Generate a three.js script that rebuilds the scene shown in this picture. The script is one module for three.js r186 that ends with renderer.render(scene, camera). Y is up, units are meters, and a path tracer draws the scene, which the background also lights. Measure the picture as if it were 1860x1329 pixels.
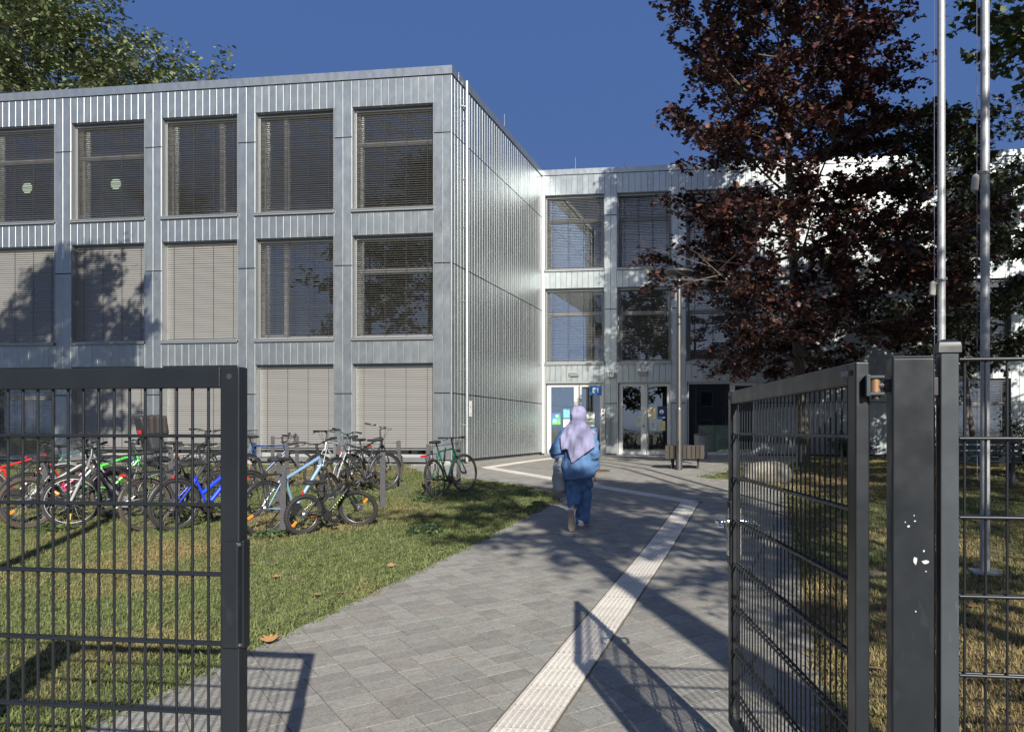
import * as THREE from 'three';
import { mergeGeometries, mergeVertices, toCreasedNormals } from 'three/addons/utils/BufferGeometryUtils.js';
import { RoundedBoxGeometry } from 'three/addons/geometries/RoundedBoxGeometry.js';

// ---------------------------------------------------------------- camera, sky, sun, exposure
const scene = new THREE.Scene();
const R = (d) => d * Math.PI / 180;
const CAM_H = 1.617;
const camera = new THREE.PerspectiveCamera(2 * Math.atan(782 / 1430) * 180 / Math.PI, 2410 / 1564, 0.05, 400);
camera.position.set(0, CAM_H, 0);
camera.rotation.y = R(7.49);
camera.setViewOffset(2410, 1564, 0, 0, 1860, 1329);          // a shifted lens: level camera, upright verticals
scene.add(camera);

const renderer = new THREE.WebGLRenderer({ antialias: true });
renderer.toneMapping = THREE.LinearToneMapping;
renderer.toneMappingExposure = 2.0;
renderer.shadowMap.enabled = true;

const SUN_AZ = R(28), SUN_EL = R(28);                        // behind the camera, to its right
const SUN = new THREE.Vector3(Math.sin(SUN_AZ) * Math.cos(SUN_EL), Math.sin(SUN_EL), Math.cos(SUN_AZ) * Math.cos(SUN_EL));
{
  const W = 512, H = 256, data = new Float32Array(W * H * 4);
  const mix = (a, b, t) => a + (b - a) * t;
  for (let j = 0; j < H; j++) for (let i = 0; i < W; i++) {
    const el = ((j + .5) / H - .5) * Math.PI, az = ((i + .5) / W - .5) * 2 * Math.PI;
    const d = [Math.cos(az) * Math.cos(el), Math.sin(el), Math.sin(az) * Math.cos(el)];
    const c = d[0] * SUN.x + d[1] * SUN.y + d[2] * SUN.z;
    const up = Math.max(0, d[1]), h = Math.exp(-up * 7.5), air = .9 + .35 * (.5 + .5 * c) ** 2;
    const glow = (.34 * Math.exp(-(1 - c) * 3.1) + .25 * Math.exp(-(1 - c) * 40)) * (.35 + .65 * Math.exp(-up * 1.2));
    let rgb = [mix(.0345, .130, h) * air + glow, mix(.0745, .180, h) * air + glow * .96, mix(.198, .290, h) * air + glow * .86];
    if (d[1] < 0) rgb = rgb.map((v, k) => mix(v, [.060, .062, .050][k], Math.min(1, -d[1] * 12)));
    for (let k = 0; k < 3; k++) data[(j * W + i) * 4 + k] = rgb[k];
    data[(j * W + i) * 4 + 3] = 1;
  }
  const t = new THREE.DataTexture(data, W, H, THREE.RGBAFormat, THREE.FloatType);
  t.mapping = THREE.EquirectangularReflectionMapping; t.magFilter = THREE.LinearFilter; t.minFilter = THREE.LinearFilter;
  t.wrapS = THREE.RepeatWrapping; t.needsUpdate = true;
  scene.background = t; scene.environment = t;
}
const sun = new THREE.DirectionalLight(new THREE.Color(1, .945, .86), 4.6);
sun.target.position.set(-4, 0, -14); sun.position.copy(SUN).multiplyScalar(70).add(sun.target.position);
sun.castShadow = true; sun.shadow.mapSize.set(4096, 4096); sun.shadow.radius = 1; sun.shadow.bias = -.0004;
Object.assign(sun.shadow.camera, { left: -34, right: 34, top: 30, bottom: -30, near: 1, far: 150 });
scene.add(sun, sun.target);

// ---------------------------------------------------------------- helpers
const V = (x = 0, y = 0, z = 0) => new THREE.Vector3(x, y, z);
const C = (r, g, b) => new THREE.Color().setRGB(r, g, b);
function rand(seed) { let a = seed >>> 0; return () => { a = (a + 0x6D2B79F5) | 0; let t = Math.imul(a ^ (a >>> 15), 1 | a); t = (t + Math.imul(t ^ (t >>> 7), 61 | t)) ^ t; return ((t ^ (t >>> 14)) >>> 0) / 4294967296; }; }
const lerp = (a, b, t) => a + (b - a) * t, clamp = (x, a, b) => Math.max(a, Math.min(b, x)), smooth = (a, b, x) => { const t = clamp((x - a) / (b - a), 0, 1); return t * t * (3 - 2 * t); };
// ground height: rises gently from the gate to a level forecourt (N = metres ahead of the gate line, z = -N)
const GP = [[-400, 0], [0, 0], [3, .09], [9, .29], [18, .74], [21, .76], [400, .76]];
function gh(N) { for (let i = 1; i < GP.length; i++) if (N <= GP[i][0]) { const [a, b] = [GP[i - 1], GP[i]]; return lerp(a[1], b[1], (N - a[0]) / (b[0] - a[0])); } return .76; }
const slope = (N) => (gh(N + .05) - gh(N - .05)) / .1;
const GB = .76;

// hash noise, tileable
function noise2(seed, period) {
  const r = rand(seed), t = new Float32Array(period * period); for (let i = 0; i < t.length; i++) t[i] = r();
  return (x, y) => { const xi = Math.floor(x), yi = Math.floor(y), fx = x - xi, fy = y - yi, m = (v) => ((v % period) + period) % period, s = fx * fx * (3 - 2 * fx), u = fy * fy * (3 - 2 * fy);
    const a = t[m(yi) * period + m(xi)], b = t[m(yi) * period + m(xi + 1)], c = t[m(yi + 1) * period + m(xi)], d = t[m(yi + 1) * period + m(xi + 1)];
    return lerp(lerp(a, b, s), lerp(c, d, s), u); };
}
function fbm(seed, period, oct = 4) { const ns = [...Array(oct)].map((_, i) => noise2(seed + i * 17, period << i)); return (u, v) => { let s = 0, a = .5, w = 0; for (let i = 0; i < oct; i++) { const k = period << i; s += a * ns[i](u * k, v * k); w += a; a *= .55; } return s / w; }; }
function tex(size, fn, { srgb = true, rx = 1, ry = 1 } = {}) {
  const data = new Uint8Array(size * size * 4);
  for (let j = 0; j < size; j++) for (let i = 0; i < size; i++) { const c = fn(i / size, j / size), o = (j * size + i) * 4; for (let k = 0; k < 3; k++) data[o + k] = clamp(Math.round(255 * (Array.isArray(c) ? c[k] : c)), 0, 255); data[o + 3] = 255; }
  const t = new THREE.DataTexture(data, size, size); t.wrapS = t.wrapT = THREE.RepeatWrapping; t.magFilter = THREE.LinearFilter; t.minFilter = THREE.LinearMipmapLinearFilter; t.generateMipmaps = true; t.repeat.set(rx, ry);
  if (srgb) t.colorSpace = THREE.SRGBColorSpace; t.needsUpdate = true; return t;
}
function canvasTex(w, h, draw) { const c = document.createElement('canvas'); c.width = w; c.height = h; draw(c.getContext('2d'), w, h); const t = new THREE.CanvasTexture(c); t.colorSpace = THREE.SRGBColorSpace; return t; }

const std = (o) => new THREE.MeshStandardMaterial(o), phys = (o) => new THREE.MeshPhysicalMaterial(o);
const names = new Map();
function numbered(n) { const k = names.get(n) ?? 0; names.set(n, k + 1); return k ? n + '_' + String(k).padStart(3, '0') : n; }
function thing(name, label, category, [x, y, z] = [0, 0, 0], turn = 0, group) {
  const o = new THREE.Group(); o.name = numbered(name); o.position.set(x, y, z); o.rotation.y = turn; scene.add(o);
  o.userData = { label, category }; if (group) o.userData.group = group; return o;
}
function tag(o, label, category, group) { o.userData.label = label; o.userData.category = category; if (group) o.userData.group = group; return o; }
function mesh(name, geo, mat, parent = scene) { const m = new THREE.Mesh(geo, mat); m.name = parent === scene ? numbered(name) : name; m.castShadow = m.receiveShadow = true; parent.add(m); return m; }
function struct(name, geo, mat) { const m = mesh(name, geo, mat); m.userData.kind = 'structure'; return m; }
function stuffPart(name, geo, mat, parent) { const m = mesh(name, geo, mat, parent); m.userData.kind = 'stuff'; return m; }

// uv in metres from position and normal
function metreUV(g, s = 1) {
  const p = g.attributes.position, n = g.attributes.normal, uv = new Float32Array(p.count * 2);
  for (let i = 0; i < p.count; i++) { const x = p.getX(i), y = p.getY(i), z = p.getZ(i), ax = Math.abs(n.getX(i)), ay = Math.abs(n.getY(i)), az = Math.abs(n.getZ(i));
    if (ay > ax && ay > az) { uv[2 * i] = x * s; uv[2 * i + 1] = z * s; } else if (ax > az) { uv[2 * i] = z * s; uv[2 * i + 1] = y * s; } else { uv[2 * i] = x * s; uv[2 * i + 1] = y * s; } }
  g.setAttribute('uv', new THREE.BufferAttribute(uv, 2)); return g;
}
const _m = new THREE.Matrix4(), _q = new THREE.Quaternion(), _e = new THREE.Euler();
const mat4 = (x, y, z, rx = 0, ry = 0, rz = 0, s = 1) => new THREE.Matrix4().compose(V(x, y, z), new THREE.Quaternion().setFromEuler(new THREE.Euler(rx, ry, rz)), typeof s === 'number' ? V(s, s, s) : s);
class MB {
  constructor() { this.g = []; }
  add(g, m) { if (m) g.applyMatrix4(m); this.g.push(g); return this; }
  box(w, h, d, x, y, z, rx = 0, ry = 0, rz = 0) { return this.add(new THREE.BoxGeometry(w, h, d), mat4(x, y, z, rx, ry, rz)); }
  rbox(w, h, d, x, y, z, r = .004, rx = 0, ry = 0, rz = 0, seg = 1) { return this.add(new RoundedBoxGeometry(w, h, d, seg, Math.min(r, w / 2.01, h / 2.01, d / 2.01)), mat4(x, y, z, rx, ry, rz)); }
  ab(x0, x1, y0, y1, z0, z1) { return this.box(x1 - x0, y1 - y0, z1 - z0, (x0 + x1) / 2, (y0 + y1) / 2, (z0 + z1) / 2); }
  cyl(a, b, r0, r1 = r0, seg = 8, open = false) {
    const d = V().subVectors(b, a), L = d.length(), g = new THREE.CylinderGeometry(r1, r0, L, seg, 1, open);
    _q.setFromUnitVectors(V(0, 1, 0), d.normalize()); return this.add(g, new THREE.Matrix4().compose(V().addVectors(a, b).multiplyScalar(.5), _q.clone(), V(1, 1, 1)));
  }
  tube(pts, r, seg = 16, rad = 6, closed = false) { return this.add(new THREE.TubeGeometry(new THREE.CatmullRomCurve3(pts, closed), seg, r, rad, closed)); }
  torus(R0, r, x, y, z, rx = 0, ry = 0, rz = 0, rs = 8, ts = 28, arc = Math.PI * 2) { return this.add(new THREE.TorusGeometry(R0, r, rs, ts, arc), mat4(x, y, z, rx, ry, rz)); }
  sphere(r, x, y, z, s = V(1, 1, 1), w = 12, h = 8) { return this.add(new THREE.SphereGeometry(r, w, h), mat4(x, y, z, 0, 0, 0, s)); }
  lathe(pts, seg, m) { return this.add(new THREE.LatheGeometry(pts.map((p) => new THREE.Vector2(p[0], p[1])), seg), m); }
  geo(uvm = true) {
    let gs = this.g; if (gs.some((g) => !g.index)) gs = gs.map((g) => g.index ? g.toNonIndexed() : g);
    for (const g of gs) for (const k of Object.keys(g.attributes)) if (!['position', 'normal', 'uv'].includes(k)) g.deleteAttribute(k);
    const g = gs.length > 1 ? mergeGeometries(gs) : gs[0]; return uvm ? metreUV(g) : g;
  }
  build(name, m, parent = scene, uvm = true) { return mesh(name, this.geo(uvm), m, parent); }
}
// naive surface nets over a signed distance field
function sdfGeo(fn, lo, hi, cell) {
  const n = [0, 1, 2].map((k) => Math.ceil((hi[k] - lo[k]) / cell) + 1), [nx, ny, nz] = n, F = new Float32Array(nx * ny * nz), id = (i, j, k) => i + nx * (j + ny * k);
  for (let k = 0; k < nz; k++) for (let j = 0; j < ny; j++) for (let i = 0; i < nx; i++) F[id(i, j, k)] = fn(lo[0] + i * cell, lo[1] + j * cell, lo[2] + k * cell);
  const at = new Int32Array(nx * ny * nz).fill(-1), pos = [], idx = [];
  for (let k = 0; k < nz - 1; k++) for (let j = 0; j < ny - 1; j++) for (let i = 0; i < nx - 1; i++) {
    let s = [0, 0, 0], c = 0;
    const v = (a) => F[id(i + (a & 1), j + ((a >> 1) & 1), k + (a >> 2))];
    for (let a = 0; a < 8; a++) for (const bit of [1, 2, 4]) if (!(a & bit)) { const b = a | bit, fa = v(a), fb = v(b); if ((fa < 0) !== (fb < 0)) { const t = fa / (fa - fb); s[0] += (a & 1) + (bit === 1 ? t : 0); s[1] += ((a >> 1) & 1) + (bit === 2 ? t : 0); s[2] += (a >> 2) + (bit === 4 ? t : 0); c++; } }
    if (c) { at[id(i, j, k)] = pos.length / 3; pos.push(lo[0] + (i + s[0] / c) * cell, lo[1] + (j + s[1] / c) * cell, lo[2] + (k + s[2] / c) * cell); }
  }
  const quad = (a, b, c, d, flip) => { if (a < 0 || b < 0 || c < 0 || d < 0) return; flip ? idx.push(a, c, b, a, d, c) : idx.push(a, b, c, a, c, d); };
  for (let k = 1; k < nz - 1; k++) for (let j = 1; j < ny - 1; j++) for (let i = 1; i < nx - 1; i++) {
    const f = F[id(i, j, k)];
    if ((f < 0) !== (F[id(i + 1, j, k)] < 0)) quad(at[id(i, j - 1, k - 1)], at[id(i, j, k - 1)], at[id(i, j, k)], at[id(i, j - 1, k)], f >= 0);
    if ((f < 0) !== (F[id(i, j + 1, k)] < 0)) quad(at[id(i - 1, j, k - 1)], at[id(i - 1, j, k)], at[id(i, j, k)], at[id(i, j, k - 1)], f >= 0);
    if ((f < 0) !== (F[id(i, j, k + 1)] < 0)) quad(at[id(i - 1, j - 1, k)], at[id(i, j - 1, k)], at[id(i, j, k)], at[id(i - 1, j, k)], f >= 0);
  }
  const g = new THREE.BufferGeometry(); g.setAttribute('position', new THREE.Float32BufferAttribute(pos, 3)); g.setIndex(idx); g.computeVertexNormals(); return metreUV(g);
}
const smin = (a, b, k) => { const h = Math.max(k - Math.abs(a - b), 0) / k; return Math.min(a, b) - h * h * k * .25; };
function capsule(p, a, b, ra, rb) { const bx = b[0] - a[0], by = b[1] - a[1], bz = b[2] - a[2], px = p[0] - a[0], py = p[1] - a[1], pz = p[2] - a[2]; const t = clamp((px * bx + py * by + pz * bz) / (bx * bx + by * by + bz * bz), 0, 1); return Math.hypot(px - bx * t, py - by * t, pz - bz * t) - lerp(ra, rb, t); }
const ellipsoid = (p, c, r) => { const x = (p[0] - c[0]) / r[0], y = (p[1] - c[1]) / r[1], z = (p[2] - c[2]) / r[2], k = Math.hypot(x, y, z); return (k - 1) * Math.min(...r) * (k > 1 ? 1 : 1); };
function interp(tab, x) { if (x <= tab[0][0]) return tab[0][1]; for (let i = 1; i < tab.length; i++) if (x <= tab[i][0]) { const [a, b] = [tab[i - 1], tab[i]]; return lerp(a[1], b[1], (x - a[0]) / (b[0] - a[0])); } return tab[tab.length - 1][1]; }
function inPoly(x, y, P) { let c = false; for (let i = 0, j = P.length - 1; i < P.length; j = i++) if ((P[i][1] > y) !== (P[j][1] > y) && x < (P[j][0] - P[i][0]) * (y - P[i][1]) / (P[j][1] - P[i][1]) + P[i][0]) c = !c; return c; }
function polyDist(x, y, P) { let d = 1e9; for (let i = 0, j = P.length - 1; i < P.length; j = i++) { const ex = P[i][0] - P[j][0], ey = P[i][1] - P[j][1], t = clamp(((x - P[j][0]) * ex + (y - P[j][1]) * ey) / (ex * ex + ey * ey), 0, 1); d = Math.min(d, Math.hypot(x - P[j][0] - ex * t, y - P[j][1] - ey * t)); } return d; }

// ---------------------------------------------------------------- shared materials
const nA = fbm(11, 6, 5), nB = fbm(23, 16, 4), nC = fbm(37, 48, 3), nD = fbm(51, 4, 6);
const grain = tex(512, (u, v) => { const k = .92 + .12 * (nB(u, v) - .5) + .14 * (nC(u, v) - .5); return [k, k, k]; });
const speckle = tex(512, (u, v) => { const k = .90 + .30 * (nC(u, v) - .5) + .16 * (nA(u, v) - .5); return [k, k * .995, k * .985]; });
const zincMap = tex(512, (u, v) => { const k = .88 + .10 * (nA(u, v) - .5) + .06 * (nB(u, v) - .5); return [k * .985, k, k * 1.01]; });
const zincRough = tex(512, (u, v) => .72 + .26 * (nA(v, u) - .5) + .18 * (nB(u, v) - .5), { srgb: false });
const paintRough = tex(256, (u, v) => .75 + .5 * (nA(u, v) - .5), { srgb: false });
const scratch = tex(512, (u, v) => { const s = nD(u, v), k = .86 + .26 * (s - .5) + (nB(u * 1, v) > .70 && s > .56 ? .14 : 0); return [k, k, k]; });
for (const t of [zincMap, zincRough]) t.repeat.set(.55, .35);
grain.repeat.set(1.4, 1.4); speckle.repeat.set(2.5, 2.5); scratch.repeat.set(1.2, .6); paintRough.repeat.set(2, 2);

const M = {
  zinc: std({ color: C(.49, .515, .508), metalness: .87, roughness: .60, map: zincMap, roughnessMap: zincRough }),
  alu: std({ color: C(.32, .335, .34), metalness: .7, roughness: .48 }),
  frame: std({ color: C(.34, .34, .33), metalness: .35, roughness: .45 }),
  whiteFrame: std({ color: C(.50, .50, .485), metalness: .25, roughness: .4 }),
  dark: std({ color: C(.02, .02, .021), roughness: .8 }),
  gap: std({ color: C(.035, .036, .038), roughness: .9 }),
  slat: std({ color: C(.235, .23, .215), metalness: .30, roughness: .42 }),
  cord: std({ color: C(.03, .03, .03), roughness: .9 }),
  room: std({ color: C(.085, .082, .075), roughness: .95 }),
  glass: phys({ color: C(.86, .90, .88), transmission: 1, thickness: 0, roughness: 0, ior: 2.2, metalness: 0 }),
  doorGlass: phys({ color: C(.80, .84, .82), transmission: 1, thickness: 0, roughness: 0, ior: 2.2 }),
  concrete: std({ color: C(.36, .36, .345), roughness: .92, map: speckle }),
  steel: std({ color: C(.30, .31, .31), metalness: .8, roughness: .5, map: grain }),
  gate: std({ color: C(.0165, .0205, .025), metalness: .10, roughness: .46, map: scratch, roughnessMap: paintRough }),
  gateWorn: std({ color: C(.062, .074, .083), metalness: .15, roughness: .48, map: scratch, roughnessMap: paintRough }),
  chrome: std({ color: C(.75, .76, .77), metalness: 1, roughness: .14 }),
  wood: std({ color: C(.16, .125, .09), roughness: .85, map: grain }),
  rackPost: std({ color: C(.10, .098, .105), metalness: .2, roughness: .5, map: grain }),
  rubber: std({ color: C(.022, .021, .021), roughness: .85 }),
  black: std({ color: C(.018, .018, .019), roughness: .45 }),
  bark: std({ color: C(.115, .10, .082), roughness: .95, map: speckle }),
  stone: std({ color: C(.34, .31, .26), roughness: .95, map: speckle }),
};
// ---------------------------------------------------------------- ground, path, tactile strip
const PAVED = [[-3.42, 2.0], [-3.42, 11.5], [-3.32, 12.4], [-4.0, 13.7], [-4.94, 14.9], [-6.02, 15.57], [-7.4, 16.6], [-8.6, 17.9], [-9.0, 18.98], [-7.95, 18.98], [-7.95, 27.2], [1.3, 27.2], [1.2, 24], [.5, 20], [-.7, 18.6], [-1.0, 17.5], [-1.4, 16.3], [-.2, 15.4], [.32, 14.5], [.32, 2.0]];
function clipHalf(P, nx, ny, c) { // keep nx*x+ny*y <= c
  const out = []; for (let i = 0; i < P.length; i++) { const a = P[i], b = P[(i + 1) % P.length], da = nx * a[0] + ny * a[1] - c, db = nx * b[0] + ny * b[1] - c; if (da <= 0) out.push(a); if ((da < 0 && db > 0) || (da > 0 && db < 0)) { const t = da / (da - db); out.push([lerp(a[0], b[0], t), lerp(a[1], b[1], t)]); } } return out;
}
function sheet(P, dy) { // polygon in (E, N) draped on the ground
  const mb = []; const cuts = [-400, 0, 3, 9, 18, 21, 400];
  for (let i = 1; i < cuts.length; i++) { const Q = clipHalf(clipHalf(P, 0, 1, cuts[i]), 0, -1, -cuts[i - 1]); if (Q.length < 3) continue;
    const g = new THREE.ShapeGeometry(new THREE.Shape(Q.map((p) => new THREE.Vector2(p[0], p[1])))), p = g.attributes.position;
    for (let k = 0; k < p.count; k++) { const e = p.getX(k), n = p.getY(k); p.setXYZ(k, e, gh(n) + dy, -n); } g.computeVertexNormals(); mb.push(g); }
  return metreUV(mergeGeometries(mb));
}
const lawnN = fbm(71, 8, 5), lawnM = fbm(83, 5, 4), lawnF = fbm(97, 24, 3);
const dryness = (e, n) => clamp(1.1 * (lawnM(e / 11, n / 11) - .45) * 2.6 + .9 * (lawnN(e / 4, n / 4) - .5) + (e > 0 ? .42 : 0), 0, 1);
const bare = (e, n) => smooth(.54, .64, lawnN(e / 7 + .3, n / 7 + .1)) * smooth(.44, .6, lawnF(e / 6, n / 6));
{
  const xs = [-400, -150, -70, -40], ns = [-400, -150, -60, -30, -15, -8, -4, -2, -1]; for (let x = -28; x <= 14; x += .25) xs.push(x); xs.push(18, 26, 40, 80, 180, 400); for (let n = 0; n <= 30; n += .25) ns.push(n); ns.push(34, 40, 60, 100, 200, 400);
  const pos = [], col = [], idx = [];
  for (const n of ns) for (const x of xs) {
    const inside = inPoly(x, n, PAVED), d = polyDist(x, n, PAVED), b = .022 * (lawnN(x / 4, n / 4) - .5);
    pos.push(x, gh(n) - (inside ? .05 : lerp(.05, .018, smooth(0, .3, d)) - b) - (n < 2 ? .06 : 0), -n);
    const dry = dryness(x, n), br = bare(x, n), f = .75 + .5 * lawnF(x / 3, n / 3);
    const g = [lerp(lerp(.060, .120, dry), .165, br) * f, lerp(lerp(.078, .098, dry), .128, br) * f, lerp(lerp(.028, .048, dry), .092, br) * f]; col.push(...g);
  }
  const w = xs.length; for (let j = 0; j < ns.length - 1; j++) for (let i = 0; i < w - 1; i++) { const a = j * w + i; idx.push(a, a + 1, a + w, a + 1, a + w + 1, a + w); }
  const g = new THREE.BufferGeometry(); g.setAttribute('position', new THREE.Float32BufferAttribute(pos, 3)); g.setAttribute('color', new THREE.Float32BufferAttribute(col, 3)); g.setIndex(idx); g.computeVertexNormals(); metreUV(g);
  const dirt = tex(512, (u, v) => { const k = .86 + .45 * (nC(u, v) - .5) + .4 * (nB(u, v) - .5); return [k, k * .98, k * .95]; }); dirt.repeat.set(1.1, 1.1);
  struct('ground', g, std({ vertexColors: true, roughness: 1, map: dirt }));
}
const sand = std({ color: C(.12, .105, .08), roughness: 1, map: speckle });
const path = struct('path', sheet(PAVED, -.0055), sand);
struct('pavement', sheet([[-40, -3.6], [-40, 1.98], [40, 1.98], [40, -3.6]], -.03), std({ color: C(.27, .265, .255), roughness: .95, map: speckle }));
struct('road', sheet([[-200, -11], [-200, -3.8], [200, -3.8], [200, -11]], -.045), std({ color: C(.05, .05, .052), roughness: .95, map: speckle }));

// pavers, 16 x 24 cm, laid at 45 degrees to the path
{
  const r = rand(5), S2 = Math.SQRT2, toEN = (a, b) => [(a - b) / S2, (a + b) / S2];
  const tones = [[0.256, 0.248, 0.22], [0.275, 0.267, 0.238], [0.233, 0.225, 0.203], [0.284, 0.277, 0.247], [0.259, 0.243, 0.213], [0.246, 0.243, 0.22], [0.221, 0.214, 0.191]];
  const mats = tones.map((t) => std({ color: C(...t), roughness: .94, map: speckle }));
  const strips = [{ ax: [1, 0], c: [-1.385, -1.065], along: (e, n) => n < 12.62 }, { ax: [1 / S2, 1 / S2], c: [7.90, 8.22], along: (e, n) => { const b = (n - e) / S2; return b > 9.6 && b < 17.55; } }, { ax: [1, 0], c: [-6.77, -6.45], along: (e, n) => n > 17.9 && n < 26.4 }];
  const list = [];
  for (let b = -1.2, row = 0; b < 26; b += .48, row++) {
    let a = -3 - [0, .08, .16][row % 3] - .08 * Math.floor(r() * 3);
    while (a < 22) {
      const wide = r() < .5, w = wide ? .24 : .16, kind = wide ? 3 : r() < .75 ? 2 : 3, h = .48 / kind;
      for (let k = 0; k < kind; k++) {
        const poly = [[a, b + k * h], [a + w, b + k * h], [a + w, b + (k + 1) * h], [a, b + (k + 1) * h]].map((p) => toEN(...p)), ce = (poly[0][0] + poly[2][0]) / 2, cn = (poly[0][1] + poly[2][1]) / 2;
        if (cn < 1.9 || (!inPoly(ce, cn, PAVED) && !(cn < 14.3 && cn > 2 && poly.some((p) => p[0] > -3.42 && p[0] < .32)))) continue;
        let ps = cn < 14.3 ? [clipHalf(clipHalf(poly, 1, 0, .32), -1, 0, 3.42)] : [poly];
        for (const s of strips) if (s.along(ce, cn)) ps = ps.flatMap((p) => [clipHalf(p, s.ax[0], s.ax[1], s.c[0] - .003), clipHalf(p, -s.ax[0], -s.ax[1], -s.c[1] - .003)].filter((q) => q.length > 2));
        for (const p of ps) { let A = 0; for (let i = 0; i < p.length; i++) { const q = p[(i + 1) % p.length]; A += p[i][0] * q[1] - q[0] * p[i][1]; } if (Math.abs(A) > .004) list.push({ p: A < 0 ? p.reverse() : p, ce, cn, tone: Math.floor(r() * 7), j: (r() - .5) * .0016, t: [(r() - .5) * .004, (r() - .5) * .004] }); }
      }
      a += w;
    }
  }
  function paverGeo(P, o, ox = 0, oy = 0, oz = 0) { // polygon with a small chamfer, proud of its sand joint
    const q = P.p, n = q.length, c = [q.reduce((s, v) => s + v[0], 0) / n, q.reduce((s, v) => s + v[1], 0) / n], pos = [], uv = [];
    const at = (v, inset, dy) => { const d = Math.hypot(v[0] - c[0], v[1] - c[1]), k = Math.max(0, 1 - inset / d), e = c[0] + (v[0] - c[0]) * k, nn = c[1] + (v[1] - c[1]) * k; return [e - ox, gh(nn) + dy + P.j + (e - c[0]) * P.t[0] + (nn - c[1]) * P.t[1] - oy, -nn - oz, e, nn]; };
    const top = q.map((v) => at(v, .0040, 0)), bot = q.map((v) => at(v, .0030, -.003)), low = q.map((v) => at(v, .0028, -.02));
    const tri = (...vs) => { for (const v of vs) { pos.push(v[0], v[1], v[2]); uv.push(v[3] * 1 + P.tone * .37, v[4] * 1 + P.tone * .21); } };
    for (let i = 1; i < n - 1; i++) tri(top[0], top[i], top[i + 1]);
    for (let i = 0; i < n; i++) { const k = (i + 1) % n; tri(bot[i], bot[k], top[k]); tri(bot[i], top[k], top[i]); tri(low[i], low[k], bot[k]); tri(low[i], bot[k], bot[i]); }
    const g = new THREE.BufferGeometry(); g.setAttribute('position', new THREE.Float32BufferAttribute(pos, 3)); g.setAttribute('uv', new THREE.Float32BufferAttribute(uv, 2)); g.computeVertexNormals(); return g;
  }
  // the pavers that show largest: nearest to the camera inside the frame
  const vis = (P) => P.cn > 3.55 && P.ce > -3.45 && P.ce < .05 && P.ce > -P.cn * 1.02;
  const near = list.filter(vis).sort((A, B) => Math.hypot(A.ce, A.cn) - Math.hypot(B.ce, B.cn)), set = new Set(near.slice(0, 298));
  for (const P of set) { const y = gh(P.cn), m = mesh('paver', paverGeo(P, 0, P.ce, y, -P.cn), mats[P.tone], path); m.position.set(P.ce, y, -P.cn); }
  const rest = list.filter((P) => !set.has(P)), gs = [];
  for (const P of rest) { const g = paverGeo(P, 0), n = g.attributes.position.count, col = new Float32Array(n * 3); for (let i = 0; i < n; i++) col.set(tones[P.tone], i * 3); g.setAttribute('color', new THREE.BufferAttribute(col, 3)); gs.push(g); }
  stuffPart('pavers', mergeGeometries(gs), std({ vertexColors: true, roughness: .94, map: speckle }), path);

  // ribbed pale guidance tiles
  const tileMats = [[.58, .55, .49], [.62, .59, .525], [.55, .52, .465]].map((t) => std({ color: C(...t), roughness: .9, map: speckle }));
  const ribbed = new MB(); ribbed.box(.292, .03, .296, 0, -.017, 0);
  for (let i = 0; i < 8; i++) { const g = new THREE.BufferGeometry(), x = -.128 + i * .0366, w = .011, v = .0065, L = .147; const P = [[x - w, 0], [x - v, .0048], [x + v, .0048], [x + w, 0]], pos = []; const q = (a, b, c, d) => pos.push(...a, ...b, ...c, ...a, ...c, ...d); for (let k = 0; k < 3; k++) q([P[k][0], P[k][1] - .0019, L], [P[k + 1][0], P[k + 1][1] - .0019, L], [P[k + 1][0], P[k + 1][1] - .0019, -L], [P[k][0], P[k][1] - .0019, -L]); g.setAttribute('position', new THREE.Float32BufferAttribute(pos, 3)); g.setAttribute('uv', new THREE.Float32BufferAttribute(pos.length / 3 * 2, 2)); g.computeVertexNormals(); ribbed.add(g); }
  const ribGeo = ribbed.geo();
  const strip = new THREE.Group(); strip.name = 'tactile_strip'; strip.userData.kind = 'structure'; scene.add(strip);
  const lay = (e0, n0, e1, n1, yaw) => { const L = Math.hypot(e1 - e0, n1 - n0), k = Math.floor(L / .30); for (let i = 0; i < k; i++) { const t = (i + .5) * .30 / L, e = lerp(e0, e1, t), n = lerp(n0, n1, t), m = mesh('tactile_tile', ribGeo, tileMats[Math.floor(r() * 3)], strip); m.position.set(e + (r() - .5) * .003, gh(n) + .005 + r() * .003, -n); m.rotation.set(slope(n) * Math.cos(yaw), yaw + (r() - .5) * .006, 0, 'YXZ'); if (yaw) m.rotation.set(Math.atan(slope(n)) * Math.cos(yaw), yaw, -Math.atan(slope(n)) * Math.sin(yaw) * 0, 'YXZ'); } };
  lay(-1.225, 2.02, -1.225, 12.55, 0); lay(-1.2, 12.6, -6.6, 18.0, R(45)); lay(-6.61, 18.05, -6.61, 26.4, 0);
}
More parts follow.
